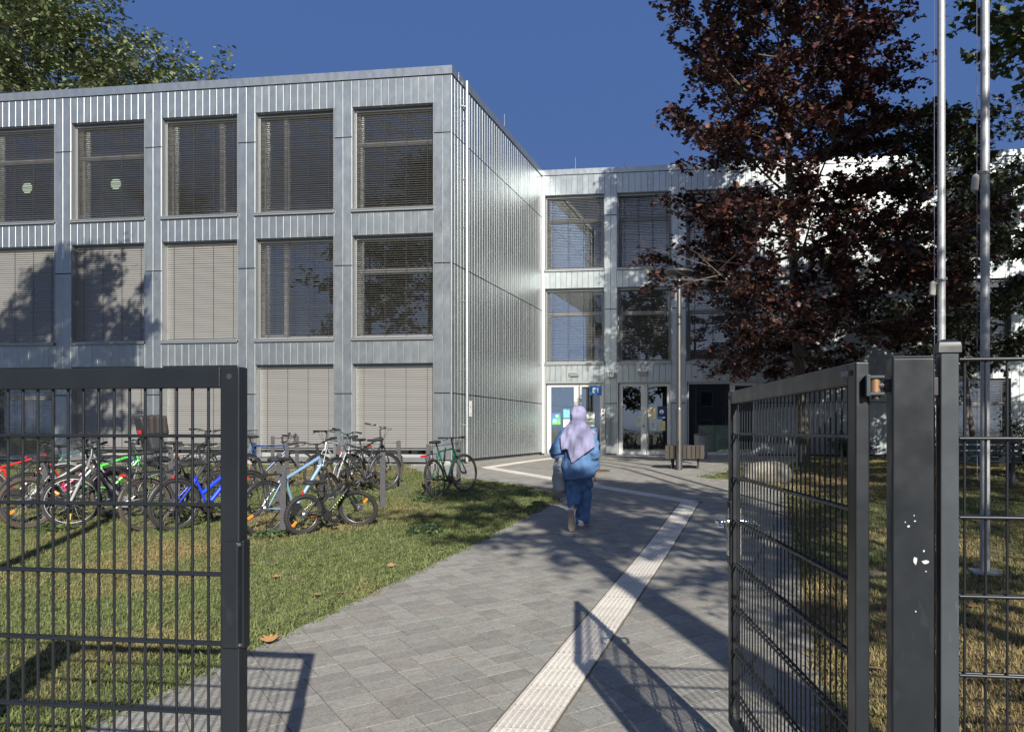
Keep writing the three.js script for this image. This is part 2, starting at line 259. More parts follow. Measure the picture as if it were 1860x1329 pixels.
// ---------------------------------------------------------------- school building: front block and wing
const rB = rand(77);
const TOP = [9.94, 6.64, 3.34], BOT = [7.34, 4.04, .93], JOINT = [9.17, 5.87, 2.57], PARAPET = 10.63;
const panelCache = new Map();
function panelGeo(w, h, variant, br = .0052, bd = .0044) {
  const key = [w.toFixed(3), h.toFixed(3), variant, br].join(); if (panelCache.has(key)) return panelCache.get(key);
  const x0 = -w / 2 + .002, x1 = w / 2 - .002, bl = .005, P = [[x0, -.032], [x0, -.008], [x0 + bl, 0], [x1 - br, 0], [x1, -bd], [x1, -.032]], pos = [], uv = [], ou = variant * .618, ov = variant * .37;
  const q = (a, b, c, d) => { for (const v of [a, b, c, a, c, d]) { pos.push(...v); uv.push(v[0] + ou, v[1] + ov); } };
  for (let i = 0; i < 5; i++) q([P[i][0], .002, P[i][1]], [P[i + 1][0], .002, P[i + 1][1]], [P[i + 1][0], h - .002, P[i + 1][1]], [P[i][0], h - .002, P[i][1]]);
  q([x0 + bl, h - .002, 0], [x1 - br, h - .002, 0], [x1, h - .002, -.032], [x0, h - .002, -.032]); q([x0, .002, -.032], [x1, .002, -.032], [x1 - br, .002, 0], [x0 + bl, .002, 0]);
  const g = new THREE.BufferGeometry(); g.setAttribute('position', new THREE.Float32BufferAttribute(pos, 3)); g.setAttribute('uv', new THREE.Float32BufferAttribute(uv, 2)); g.computeVertexNormals(); panelCache.set(key, g); return g;
}
const zincTones = [0, 1, 2].map((i) => { const m = M.zinc.clone(); m.color = C(.49, .515, .508).multiplyScalar([1, .975, 1.02][i]); m.roughness = [.60, .63, .575][i]; return m; });
function panel(b, w, h, x, y, z) { const m = mesh('cladding_panel', panelGeo(w, h, Math.floor(rB() * 5)), zincTones[Math.floor(rB() * 3)], b); m.position.set(x, y, z); m.rotation.set((rB() - .5) * .006, (rB() - .5) * .012, 0); return m; }
function panelRow(b, x0, x1, y0, y1, z, n) { const w = (x1 - x0) / n; for (let i = 0; i < n; i++) panel(b, w, y1 - y0, x0 + (i + .5) * w, y0, z); }

const slatCache = new Map();
function slatStack(w, h, tilt, pitch) { // a stack of bent louvres; top at y = 0 going down
  const key = [w.toFixed(2), h.toFixed(2), tilt, pitch].join(); if (slatCache.has(key)) return slatCache.get(key);
  const pos = [], r = rand(Math.round(w * 977 + h * 131 + tilt)), D = .060, th = .0036; const q = (a, b, c, d) => { for (const v of [a, b, c, a, c, d]) pos.push(...v); };
  for (let y = -.05; y > -h + .02; y -= pitch) {
    const t = R(tilt + (r() - .5) * 5), c = Math.cos(t), s = Math.sin(t), yy = y + (r() - .5) * .004, e = (u, k) => [k, yy - u * s + .0035 * Math.cos(u / D * Math.PI) * c, u * c + .0035 * Math.cos(u / D * Math.PI) * s];
    const U = [-D / 2, -D / 6, D / 6, D / 2];
    for (let i = 0; i < 3; i++) { const a = e(U[i], -w / 2), b = e(U[i], w / 2), d = e(U[i + 1], -w / 2), f = e(U[i + 1], w / 2); q(d, f, b, a); const lo = (v) => [v[0], v[1] - th, v[2]]; q(lo(a), lo(b), lo(f), lo(d)); }
    const d = e(D / 2, -w / 2), f = e(D / 2, w / 2); q([d[0], d[1] - th, d[2]], [f[0], f[1] - th, f[2]], f, d);
  }
  const g = new THREE.BufferGeometry(); g.setAttribute('position', new THREE.Float32BufferAttribute(pos, 3)); g.computeVertexNormals(); metreUV(g); slatCache.set(key, g); return g;
}
function windowAt(b, x0, x1, y0, y1, z, { kind = 'transom', blind = 'open', drop = 1, dot } = {}) {
  const g = new THREE.Group(); g.name = 'window'; g.position.set((x0 + x1) / 2, y0, z); b.add(g);
  const w = x1 - x0, h = y1 - y0, X = w / 2;
  new MB().ab(-X, -X + .018, -.01, h, -.345, -.014).ab(X - .018, X, -.01, h, -.345, .010).ab(-X + .018, X - .018, h - .018, h, -.345, -.034).build('reveal', M.alu, g);
  new MB().add(new THREE.BoxGeometry(w, .03, .40), mat4(0, -.030, -.135, .08)).ab(-X, X, -.105, -.048, .036, .052).build('sill', M.alu, g);
  const f = new MB(), zi = -.34, zo = -.27, T = .075; f.ab(-X + .022, -X + .022 + T, 0, h - .022, zi, zo).ab(X - .022 - T, X - .022, 0, h - .022, zi, zo).ab(-X + .022 + T, X - .022 - T, 0, T, zi, zo).ab(-X + .022 + T, X - .022 - T, h - .022 - T, h - .022, zi, zo);
  const inX = X - .022 - T, ym = h * .635;
  if (kind === 'transom') { f.ab(-inX, inX, ym, ym + .13, zi, zo).ab(-inX, -inX + .05, T, ym, zi + .01, zo - .01).ab(inX - .05, inX, T, ym, zi + .01, zo - .01); }
  else { const xm = kind === 'mullion_right' ? w * .20 : -w * .18; f.ab(xm - .06, xm + .06, T, h - .022 - T, zi, zo); f.ab(xm > 0 ? xm + .06 : -inX, xm > 0 ? inX : xm - .06, T, T + .05, zi + .01, zo - .01); }
  f.build('frame', M.frame, g);
  for (const zz of [-.30, -.318]) { const p = mesh('pane', new THREE.PlaneGeometry(2 * inX, h - .022 - 2 * T), M.glass, g); p.position.set(0, T + (h - .022 - 2 * T) / 2, zz); }
  if (dot) { const d = mesh('sticker', new THREE.CylinderGeometry(.155, .155, .004, 28), std({ color: C(.40, .52, .42), roughness: .7 }), g); d.rotation.x = Math.PI / 2; d.position.set(dot, h * .385, -.292); }
  if (blind) {
    const bw = w - .044 - .05, bh = (h - .03) * drop, st = stuffPart('blind_slats', slatStack(bw, bh - .02, blind === 'open' ? 4 : 66, .057), M.slat, g); st.position.set(0, h - .03, -.175);
    new MB().ab(-bw / 2, bw / 2, h - .03 - bh - .012, h - .03 - bh + .016, -.205, -.145).build('blind_rail', M.alu, g); new MB().ab(-X + .022, X - .022, h - .085, h - .022, -.225, -.135).build('blind_box', M.alu, g);
    for (const k of [-1, 1]) new MB().ab(k * (X - .036) - .012, k * (X - .036) + .012, 0, h - .08, -.19, -.16).build('guide', M.alu, g);
    const c = new MB(); for (const t of [-.40, -.13, .14, .41]) c.ab(bw * t - .004, bw * t + .004, h - .03 - bh, h - .085, -.141, -.138).ab(bw * t - .003, bw * t + .003, h - .03 - bh, h - .085, -.21, -.208); stuffPart('cords', c.geo(), M.cord, g);
  }
  return g;
}

// ---- front block
const ZF = -19.04, XC = -7.91;
const block = thing('school_building', 'flat-roofed three-storey school block clad in silver metal, standing forward beside the lawn', 'building', [0, 0, 0]);
{
  const bays = [...Array(6)].map((_, i) => [-10.60 - 2.7 * i, -8.38 - 2.7 * i]);
  const xl = bays[5][0] - .46;
  // structure behind the cladding
  const w = new MB(); w.ab(xl, XC - .035, TOP[0], PARAPET, ZF - .36, ZF - .033).ab(xl, XC - .035, TOP[1], BOT[0] - .06, ZF - .36, ZF - .033).ab(xl, XC - .035, TOP[2], BOT[1] - .06, ZF - .36, ZF - .033);
  for (let i = 0; i < 6; i++) { const x0 = i === 5 ? xl : bays[i + 1][1], x1 = bays[i][0]; for (let k = 0; k < 3; k++) w.ab(x0, x1, BOT[k] - .06, TOP[k], ZF - .355, ZF - .034); }
  for (let k = 0; k < 3; k++) w.ab(bays[0][1], XC - .035, BOT[k] - .06, TOP[k], ZF - .355, ZF - .034);
  w.ab(XC - .36, XC - .034, .8, PARAPET, -27.2, ZF - .36); w.build('wall', M.gap, block);
  new MB().ab(xl, XC - .06, .4, .87, ZF - .30, ZF - .055).ab(XC - .30, XC - .055, .4, .80, -27.0, ZF - .30).build('plinth', M.concrete, block);
  const fl = new MB(); for (const y of [.55, 3.45, 6.75, 10.2]) fl.ab(xl, XC - .36, y, y + .38, ZF - 7, ZF - .36); fl.ab(xl, XC - .36, .5, 10.6, ZF - 7.2, ZF - 7); for (const x of [-24.9, -19.0, -13.57, -8.3]) fl.ab(x - .06, x + .06, .5, 10.5, ZF - 7, ZF - .37); fl.build('interior', M.room, block);
  new MB().ab(xl, XC - .1, PARAPET - .1, PARAPET + .05, -30, ZF - .2).build('roof', M.concrete, block);
  // metal panels of the front
  for (let i = 0; i < 6; i++) {
    const [x0, x1] = bays[i];
    for (const [y0, y1] of [[TOP[0], PARAPET], [TOP[1], BOT[0] - .105], [TOP[2], BOT[1] - .105]]) panelRow(block, x0, x1, y0, y1, ZF, 11);
  }
  const segs = [[.88, JOINT[2] - .012], [JOINT[2] + .012, JOINT[1] - .012], [JOINT[1] + .012, JOINT[0] - .012], [JOINT[0] + .012, PARAPET]];
  for (let i = -1; i < 6; i++) { const [x0, x1] = i < 0 ? [bays[0][1], XC] : [i === 5 ? xl : bays[i + 1][1], bays[i][0]]; for (const [y0, y1] of segs) panelRow(block, x0, x1, y0, y1, ZF, 2); }
  // side wall, standing seams too narrow to pick apart
  for (const [y0, y1] of [[.86, JOINT[2] - .012], ...segs.slice(1)]) { const gs = [], n = 41, pw = 8.05 / n; for (let i = 0; i < n; i++) { const g = panelGeo(pw, y1 - y0, i % 5, .0045, .0030).clone(); g.applyMatrix4(mat4(XC, y0, ZF - .005 - (i + .5) * pw, (rB() - .5) * .003, Math.PI / 2 + (rB() - .5) * .005, 0)); gs.push(g); } stuffPart('side_cladding', mergeGeometries(gs), M.zinc, block); }
  new MB().rbox(.05, 9.74, .05, XC - .012, .87 + 4.87, ZF - .013, .012).build('corner_trim', M.zinc, block);
  // coping
  for (let i = 0; i < 6; i++) { const a = lerp(xl, XC + .03, i / 6), c = lerp(xl, XC + .03, (i + 1) / 6); new MB().ab(a + .002, c - .002, PARAPET + .008, 10.85, ZF - .4, ZF + .035).build('coping', zincTones[i % 3], block); }
  for (let i = 0; i < 3; i++) { const a = ZF - .4 - i * 2.6, c = i === 2 ? -27.08 : a - 2.6; new MB().ab(XC - .4, XC + .032, PARAPET + .008, 10.848, c + .002, a - .002).build('coping', zincTones[(i + 1) % 3], block); }
  const types = [
    [['transom', 'open'], ['mullion_left', 'open'], ['mullion_right', 'open'], ['transom', 'open', -.02], ['transom', 'open', -.05], ['transom', 'open']],
    [['transom', 'open'], ['mullion_left', 'open'], ['mullion_right', 'closed'], ['transom', 'closed'], ['transom', 'closed'], ['transom', 'closed']],
    [['transom', 'closed'], ['mullion_left', 'closed'], ['mullion_right', 'closed'], ['transom', 'closed'], ['transom', 'open'], ['transom', 'open']]];
  for (let k = 0; k < 3; k++) for (let i = 0; i < 6; i++) { const [kind, blind, dot] = types[k][i]; windowAt(block, bays[i][0], bays[i][1], BOT[k], TOP[k], ZF, { kind, blind, dot, drop: k === 2 && blind === 'closed' ? .915 : 1 }); }
  // downpipe
  const dp = new MB(), px = XC + .10, pz = ZF - .78; dp.cyl(V(px, .80, pz), V(px, 10.78, pz), .045, .045, 14).cyl(V(px, 1.6, pz), V(px, 1.72, pz), .050, .050, 14).cyl(V(px, 7.0, pz), V(px, 7.1, pz), .050, .050, 14).cyl(V(px, 10.1, pz + .02), V(px - .12, 10.1, pz + .12), .035, .035, 10);
  for (const y of [1.75, 3.2, 5.0, 6.95, 8.2, 9.75]) dp.cyl(V(px, y, pz), V(px, y + .03, pz), .052, .052, 14).cyl(V(px, y + .015, pz), V(XC - .02, y + .015, pz), .009, .009, 6).cyl(V(px, y + .015, pz + .05), V(px, y + .015, pz + .12), .008, .008, 5);
  dp.build('downpipe', M.zinc, block);
}

// ---- wing
const ZW = -27.09;
const wing = thing('school_wing', 'bright silver metal-clad school wing with glazed entrance doors, set back behind the red maple', 'building', [0, 0, 0]);
{
  const xr = 13.2, bays = [[-7.81, -5.64], [-5.21, -3.27], [-2.79, -.31], [5.75, 7.97], [8.45, 10.67]];
  const w = new MB(), L = XC - .03; w.ab(L, xr, TOP[0], PARAPET, ZW - .36, ZW - .033).ab(L, xr, TOP[1], BOT[0] - .06, ZW - .36, ZW - .033).ab(L, xr, TOP[2], BOT[1] - .06, ZW - .36, ZW - .033);
  const gaps = [[L, bays[0][0]], ...bays.map((b, i) => [b[1], i + 1 < bays.length ? bays[i + 1][0] : xr])];
  for (const [x0, x1] of gaps) { w.ab(x0, x1, BOT[0] - .06, TOP[0], ZW - .355, ZW - .034).ab(x0, x1, BOT[1] - .06, TOP[1], ZW - .355, ZW - .034).ab(x0, x1, .6, TOP[2], ZW - .355, ZW - .034); }
  w.ab(bays[3][0], bays[3][1], .5, BOT[2] - .06, ZW - .35, ZW - .04).ab(bays[4][0], bays[4][1], .5, BOT[2] - .06, ZW - .35, ZW - .04); w.build('wall', M.gap, wing);
  const fl = new MB(); for (const y of [.37, 3.45, 6.75, 10.2]) fl.ab(L, xr, y, y + .38, ZW - 7, ZW - .36); fl.ab(L, xr, .5, 10.6, ZW - 7.2, ZW - 7); for (const x of [-5.42, -3.03, 2.5, 8.2]) fl.ab(x - .06, x + .06, .76, 10.5, ZW - 7, ZW - .37); fl.build('interior', M.room, wing);
  new MB().ab(L, xr, PARAPET - .1, PARAPET + .05, ZW - 9, ZW - .2).build('roof', M.concrete, wing);
  const segs = [[.82, JOINT[2] - .012], [JOINT[2] + .012, JOINT[1] - .012], [JOINT[1] + .012, JOINT[0] - .012], [JOINT[0] + .012, PARAPET]];
  for (const [x0, x1] of bays) { const n = Math.round((x1 - x0) / .205); for (const [y0, y1] of [[TOP[0], PARAPET], [TOP[1], BOT[0] - .105], [TOP[2], BOT[1] - .105]]) panelRow(wing, x0, x1, y0, y1, ZW, n); }
  for (const [x0, x1] of gaps.slice(1)) for (const [y0, y1] of segs) panelRow(wing, x0, x1, y0, y1, ZW, Math.max(2, Math.round((x1 - x0) / .23)));
  new MB().ab(XC + .003, bays[0][0], .82, PARAPET, ZW - .03, ZW + .002).build('corner_trim', M.whiteFrame, wing);
  for (let i = 0; i < 7; i++) { const a = lerp(XC + .034, xr, i / 7), c = lerp(XC + .034, xr, (i + 1) / 7); new MB().ab(a + .002, c - .002, PARAPET + .008, 10.83, ZW - .4, ZW + .035).build('coping', zincTones[i % 3], wing); }
  bays.forEach(([x0, x1], i) => { for (let k = 0; k < 2; k++) windowAt(wing, x0, x1, BOT[k], TOP[k], ZW, { kind: 'transom', blind: 'open' }); if (i > 2) windowAt(wing, x0, x1, BOT[2], TOP[2], ZW, { kind: 'transom', blind: 'open' }); });
  // entrances: glazed double doors in pale frames
  const pushBar = (g, x, y, h, z) => { const p = new MB(); p.cyl(V(x, y, z + .07), V(x, y + h, z + .07), .016, .016, 10); for (const t of [.04, .96]) p.cyl(V(x, y + h * t, z), V(x, y + h * t, z + .07), .01, .01, 6); p.build('handle', M.steel, g); };
  function entrance(x0, x1, spec) {
    const y0 = .775, y1 = TOP[2], z = ZW - .13;
    const fr = new MB(); fr.ab(x0, x0 + .05, y0, y1, ZW - .2, ZW + .01).ab(x1 - .05, x1, y0, y1, ZW - .2, ZW + .01).ab(x0 + .05, x1 - .05, y1 - .05, y1, ZW - .2, ZW + .008);
    const df = new THREE.Group(); df.name = 'door_frame'; wing.add(df); fr.build('lining', M.alu, df);
    for (const s of spec) {
      const d = new THREE.Group(); d.name = s.fixed ? 'glazed_panel' : 'door'; d.position.set(s.x0, y0, z); wing.add(d); const W = s.x1 - s.x0, H = y1 - .055 - y0, t = s.t ?? .13, b = s.b ?? .13;
      new MB().ab(.003, t, .012, H, -.04, .03).ab(W - t, W - .003, .012, H, -.04, .03).ab(t, W - t, .012, b, -.04, .03).ab(t, W - t, H - (s.top ?? .12), H, -.04, .03).build('leaf_frame', M.whiteFrame, d);
      for (const zz of [-.012, .006]) { const p = mesh('pane', new THREE.PlaneGeometry(W - 2 * t, H - b - (s.top ?? .12)), M.doorGlass, d); p.position.set(W / 2, b + (H - b - (s.top ?? .12)) / 2, zz); }
      if (s.bar !== undefined) pushBar(d, s.bar, .06, H - .12, .03);
      if (s.lock) new MB().cyl(V(s.lock, 1.0, .03), V(s.lock, 1.0, .045), .03, .03, 12).build('lock', M.black, d);
      if (s.grip) { new MB().cyl(V(s.grip, 1.15, .075), V(s.grip, 1.55, .075), .012, .012, 8).cyl(V(s.grip, 1.16, .03), V(s.grip, 1.16, .075), .009, .009, 6).cyl(V(s.grip, 1.54, .03), V(s.grip, 1.54, .075), .009, .009, 6).cyl(V(s.grip, .98, .03), V(s.grip, .98, .045), .03, .03, 12).build('handle', M.black, d); }
      s.extra?.(d, W, H);
    }
  }
  entrance(bays[0][0], bays[0][1], [{ x0: -7.75, x1: -6.62, t: .15 }, { x0: -6.62, x1: -5.70, t: .13, bar: .075 }]);
  entrance(bays[1][0], bays[1][1], [{ x0: -5.155, x1: -4.23, t: .14, lock: .88 }, { x0: -4.23, x1: -3.325, t: .12, bar: .10 }]);
  entrance(bays[2][0], bays[2][1], [{ x0: -2.735, x1: -1.22, t: .05, b: .1, top: .05, fixed: true }, { x0: -1.22, x1: -.36, t: .13, grip: .065 }]);
  new MB().ab(-7.8, -.3, .74, .779, ZW - .3, ZW + .12).build('threshold', M.alu, wing);
  // lobby things seen faintly through the glass: pale boards leaning behind the third entrance
}
// signs and notices
const flat = (w, h, d = .006) => new THREE.BoxGeometry(w, h, d);
function signBoard(name, label, cat, w, h, pos, face, ry = 0, depth = .006, side = std({ color: C(.5, .5, .5), roughness: .6 }), group) { const t = thing(name, label, cat, pos, ry, group); const m = new THREE.Mesh(flat(w, h, depth), [side, side, side, side, face, side]); m.name = 'board'; m.castShadow = m.receiveShadow = true; m.position.y = h / 2; t.add(m); return t; }
const printed = (w, h, draw) => std({ map: canvasTex(w, h, draw), roughness: .6 });
signBoard('entrance_sign', 'blue entrance sign reading E1 in white on the glass door behind the walker', 'sign', .44, .345, [-5.985, 2.86, ZW - .098], printed(256, 200, (g, w, h) => { g.fillStyle = '#1464a8'; g.fillRect(0, 0, w, h); g.fillStyle = '#eef3f7'; g.font = 'bold 140px sans-serif'; g.textAlign = 'center'; g.textBaseline = 'alphabetic'; g.fillText('E1', w / 2, 150); g.fillRect(w / 2 - 30, 176, 60, 7); }));
{ const t = signBoard('house_number', 'small white illuminated box with house number 11 between the first two entrances', 'house number', .22, .22, [-5.405, 3.50, ZW + .064], printed(128, 128, (g, w, h) => { g.fillStyle = '#e6e6e2'; g.fillRect(0, 0, w, h); g.fillStyle = '#161616'; g.font = 'bold 86px sans-serif'; g.textAlign = 'center'; g.textBaseline = 'middle'; g.fillText('11', w / 2, h / 2 + 6); }), 0, .12, std({ color: C(.7, .7, .68), roughness: .5 })); new MB().box(.235, .02, .13, 0, -.012, 0).build('base', M.frame, t); }
signBoard('wall_plaque', 'small white instruction plaque on the side wall next to the downpipe', 'plaque', .20, .42, [XC + .007, 2.0, ZF - 1.27], printed(100, 210, (g, w, h) => { g.fillStyle = '#c9cbc7'; g.fillRect(0, 0, w, h); g.fillStyle = '#23251f'; g.beginPath(); g.moveTo(56, 40); g.lineTo(34, 86); g.lineTo(48, 86); g.lineTo(42, 126); g.lineTo(64, 76); g.lineTo(50, 76); g.fill(); g.fillStyle = '#77786f'; for (let i = 0; i < 3; i++) g.fillRect(20, 165 + i * 12, 60, 4); }), Math.PI / 2, .006);
const rP = rand(404), lines = (g, x, y, w, n, c, s = 9) => { g.fillStyle = c; for (let i = 0; i < n; i++) g.fillRect(x, y + i * s, w * (.6 + .4 * rP()), 3); };
const posters = [
  ['green and violet event notice on the first door, lowest at its hinge side', .31, .41, -7.42, 1.83, (g, w, h) => { const k = g.createLinearGradient(0, 0, w, h); k.addColorStop(0, '#5c4f9a'); k.addColorStop(.5, '#3a8f8a'); k.addColorStop(1, '#8fbf4a'); g.fillStyle = k; g.fillRect(0, 0, w, h); g.fillStyle = '#e4e7a0'; g.beginPath(); g.arc(w * .6, h * .25, 18, 0, 7); g.fill(); lines(g, 14, 90, 70, 6, '#dfe8ee'); g.fillStyle = '#4f9b3d'; g.fillRect(0, h - 14, w, 14); }],
  ['pale blue notice with a drawn square on the first door', .235, .31, -7.04, 2.07, (g, w, h) => { g.fillStyle = '#4aa6c9'; g.fillRect(0, 0, w, h); g.strokeStyle = '#bfe4f0'; g.lineWidth = 6; g.strokeRect(30, 36, w - 60, w - 60); lines(g, 24, h - 44, 80, 3, '#d4eef6'); }],
  ['cream notice with two dark portraits under the pale blue one', .22, .32, -7.04, 1.70, (g, w, h) => { g.fillStyle = '#d9d6c2'; g.fillRect(0, 0, w, h); g.fillStyle = '#5a5650'; g.beginPath(); g.arc(44, 48, 16, 0, 7); g.arc(86, 48, 16, 0, 7); g.fill(); lines(g, 22, 90, 84, 7, '#8a8778'); }],
  ['white notice with a drawn figure on the sign-bearing door', .32, .24, -6.19, 1.98 + .05, (g, w, h) => { g.fillStyle = '#c8cac2'; g.fillRect(0, 0, w, h); g.strokeStyle = '#6f6a64'; g.lineWidth = 3; g.beginPath(); g.moveTo(20, 70); g.quadraticCurveTo(64, 10, 108, 70); g.moveTo(64, 20); g.lineTo(64, 80); g.stroke(); }],
  ['pale green notice under the drawn figure on the sign-bearing door', .31, .23, -6.19, 1.76, (g, w, h) => { g.fillStyle = '#b9c6b4'; g.fillRect(0, 0, w, h); lines(g, 16, 20, 96, 6, '#85937f'); }],
  ['dark photograph notice with white lower edge on the sign-bearing door', .37, .32, -6.11, 1.40, (g, w, h) => { g.fillStyle = '#cfd2cb'; g.fillRect(0, 0, w, h); g.fillStyle = '#3b3a36'; g.fillRect(8, 10, w - 16, h * .62); g.fillStyle = '#9a8b72'; g.fillRect(30, 26, 22, 40); g.fillStyle = '#6d7a80'; g.fillRect(66, 30, 30, 34); lines(g, 14, h * .76, 70, 2, '#60645e'); }],
  ['white notice low on the second entrance, left leaf', .24, .34, -4.44, 1.78, (g, w, h) => { g.fillStyle = '#aab3a6'; g.fillRect(0, 0, w, h); lines(g, 18, 30, 90, 10, '#7b857a'); }],
  ['cream notice with a blue and orange round emblem on the second entrance', .27, .42, -3.97, 2.02, (g, w, h) => { g.fillStyle = '#c8c4a0'; g.fillRect(0, 0, w, h); g.fillStyle = '#c9792f'; g.beginPath(); g.arc(w / 2, 52, 34, 0, 7); g.fill(); g.fillStyle = '#2c6a9c'; g.beginPath(); g.moveTo(w / 2, 26); g.lineTo(w / 2 + 24, 70); g.lineTo(w / 2 - 24, 70); g.fill(); lines(g, 16, 116, 90, 6, '#7d8a72'); }],
  ['dark blue poster with a white round shape on the second entrance', .29, .45, -3.64, 2.02, (g, w, h) => { g.fillStyle = '#122a5c'; g.fillRect(0, 0, w, h); g.fillStyle = '#dfe3e6'; g.beginPath(); g.ellipse(w / 2, 86, 34, 32, 0, 0, 7); g.fill(); g.fillStyle = '#122a5c'; g.beginPath(); g.arc(w / 2, 100, 12, 0, 7); g.fill(); g.fillStyle = '#3f8fd0'; g.fillRect(10, h - 36, 60, 26); g.fillStyle = '#cfd8e0'; g.fillRect(78, h - 36, 40, 26); }],
  ['white notice with a dark picture below the round emblem', .23, .32, -3.93, 1.62, (g, w, h) => { g.fillStyle = '#b4bfb8'; g.fillRect(0, 0, w, h); g.fillStyle = '#39434a'; g.beginPath(); g.arc(56, 52, 18, 0, 7); g.fill(); g.fillRect(44, 96, 32, 26); }],
  ['yellowish text notice below the dark blue poster', .22, .33, -3.62, 1.62, (g, w, h) => { g.fillStyle = '#b9b68d'; g.fillRect(0, 0, w, h); lines(g, 16, 24, 92, 10, '#87855f'); }],
];
for (const [label, w, h, x, y, draw] of posters) signBoard('notice', label, 'notice', w, h, [x, y, ZW - .118], printed(128, Math.round(128 * h / w), draw), 0, .003, std({ color: C(.6, .6, .58), roughness: .8 }), 'notices stuck to the entrance doors');
// pale boards and things in the lobby of the third entrance
for (const [x, w, l] of [[-2.08, .62, 'pale green board leaning inside the third entrance, beside the litter bin'], [-1.55, .50, 'pale green board leaning inside the third entrance, next to the door leaf']]) { const t = thing('leaning_board', l, 'board', [x, .79, ZW - .30]); new MB().rbox(w, 1.02, .03, 0, .51, 0, .006, -.05).build('board', std({ color: C(.30, .36, .30), roughness: .8 }), t); new MB().box(w - .05, .97, .004, 0, .51, .02, -.05).build('sheet', std({ color: C(.36, .42, .36), roughness: .7 }), t); }
// wall lamps above the entrances, unlit
[[-6.73, 'first'], [-4.27, 'second'], [-1.62, 'third']].forEach(([x, n]) => { const t = thing('wall_lamp', `small grey wedge wall lamp above the ${n} entrance`, 'wall lamp', [x, 3.555, ZW], 0, 'lamps above the entrances'); const g = new THREE.ExtrudeGeometry(new THREE.Shape([[0, 0], [.09, .0], [.14, .10], [.14, .125], [0, .125]].map((p) => new THREE.Vector2(...p))), { depth: .30, bevelEnabled: true, bevelSize: .006, bevelThickness: .006, bevelSegments: 1 }); g.applyMatrix4(new THREE.Matrix4().makeRotationY(-Math.PI / 2)); g.translate(.15, 0, 0); mesh('housing', metreUV(g), M.frame, t); new MB().box(.26, .006, .075, 0, -.009, .055).build('diffuser', std({ color: C(.55, .55, .5), roughness: .3 }), t); });
// intercom column
{ const t = thing('intercom_column', 'slim metal intercom column with round button beside the first entrance', 'intercom', [-5.60, .76, ZW + .38]); new MB().rbox(.17, 1.66, .14, 0, .83, 0, .008).build('column', M.steel, t); new MB().box(.13, .50, .004, 0, 1.36, .0725).build('panel', M.whiteFrame, t); new MB().cyl(V(0, 1.53, .074), V(0, 1.53, .084), .032, .032, 14).build('button', M.black, t); new MB().box(.07, .05, .006, 0, 1.40, .076).build('label_plate', M.black, t); new MB().box(.08, .012, .006, 0, 1.22, .076).build('speaker_slot', M.black, t); }
for (const [x, z, h, l] of [[-6.75, ZW - .25, .5, 'thin lightning rod on the wing roof above the first entrance'], [-5.0, ZW - .3, .35, 'short lightning rod on the wing roof above the second entrance'], [-7.95, -23.2, .45, 'thin lightning rod on the roof edge over the side wall']]) { const t = thing('lightning_rod', l, 'lightning rod', [x, 10.83, z]); new MB().cyl(V(0, 0, 0), V(0, h, 0), .008, .006, 6).build('rod', M.steel, t); new MB().box(.08, .03, .08, 0, .015, 0).build('clamp', M.steel, t); }
// ---------------------------------------------------------------- gate leaves, posts, fence
const rod = (mb, a, b, r, s = 6) => mb.cyl(a, b, r, r, s);
// a leaf hangs from x = 0 and reaches to x = L; y = 0 is the height datum
function gateLeaf(name, label, L, pos, turn, o = {}) {
  const t = thing(name, label, 'gate', pos, turn, 'metal mesh gate leaves'), y0 = .24, y1 = 1.80, F = .06, T = .04, mat = M.gate;
  new MB().rbox(F, y1 - y0, T, F / 2, (y0 + y1) / 2, 0, .005).build('stile', mat, t);
  new MB().rbox(F, y1 - y0, T, L - F / 2, (y0 + y1) / 2, 0, .005).build('stile', mat, t);
  new MB().rbox(L - 2 * F - .002, F, T - .003, L / 2, y1 - F / 2, 0, .004).build('rail', mat, t);
  new MB().rbox(L - 2 * F - .002, F, T - .003, L / 2, y0 + F / 2, 0, .004).build('rail', mat, t);
  for (const x of [F / 2, L - F / 2]) new MB().cyl(V(x, y1 - .028, -T / 2 - .0015), V(x, y1 - .028, T / 2 + .0015), .0085, .0085, 14).build('bolt_hole', M.dark, t);
  const n = Math.round((L - 2 * F) / .05), vg = new THREE.CylinderGeometry(o.bar ?? .0032, o.bar ?? .0032, y1 - y0 - 2 * F, 8), hg = new THREE.CylinderGeometry(.0052, .0052, L - 2 * F, 8).rotateZ(Math.PI / 2); metreUV(vg); metreUV(hg);
  for (let i = 1; i < n; i++) { const m = mesh('vertical_bar', vg, mat, t); m.position.set(F + (L - 2 * F) * i / n, (y0 + y1) / 2, 0); }
  for (let y = 1.602; y > y0 + F; y -= .2) for (const s of [-1, 1]) { const m = mesh('horizontal_bar', hg, mat, t); m.position.set(L / 2, y, s * .0088); }
  o.extra?.(t, L);
  return t;
}
const lever = (t, x, y, z, s, dir) => { const h = new MB(); h.cyl(V(x, y, z), V(x, y, z + s * .012), .026, .026, 18).tube([V(x, y, z + s * .01), V(x, y, z + s * .045), V(x + dir * .012, y, z + s * .058), V(x + dir * .06, y + .002, z + s * .062), V(x + dir * .125, y - .004, z + s * .060), V(x + dir * .135, y - .004, z + s * .045)], .0095, 24, 8); h.build('handle', M.chrome, t); new MB().box(.034, .22, .006, x, y - .045, z + s * .003).build('escutcheon', M.chrome, t); };
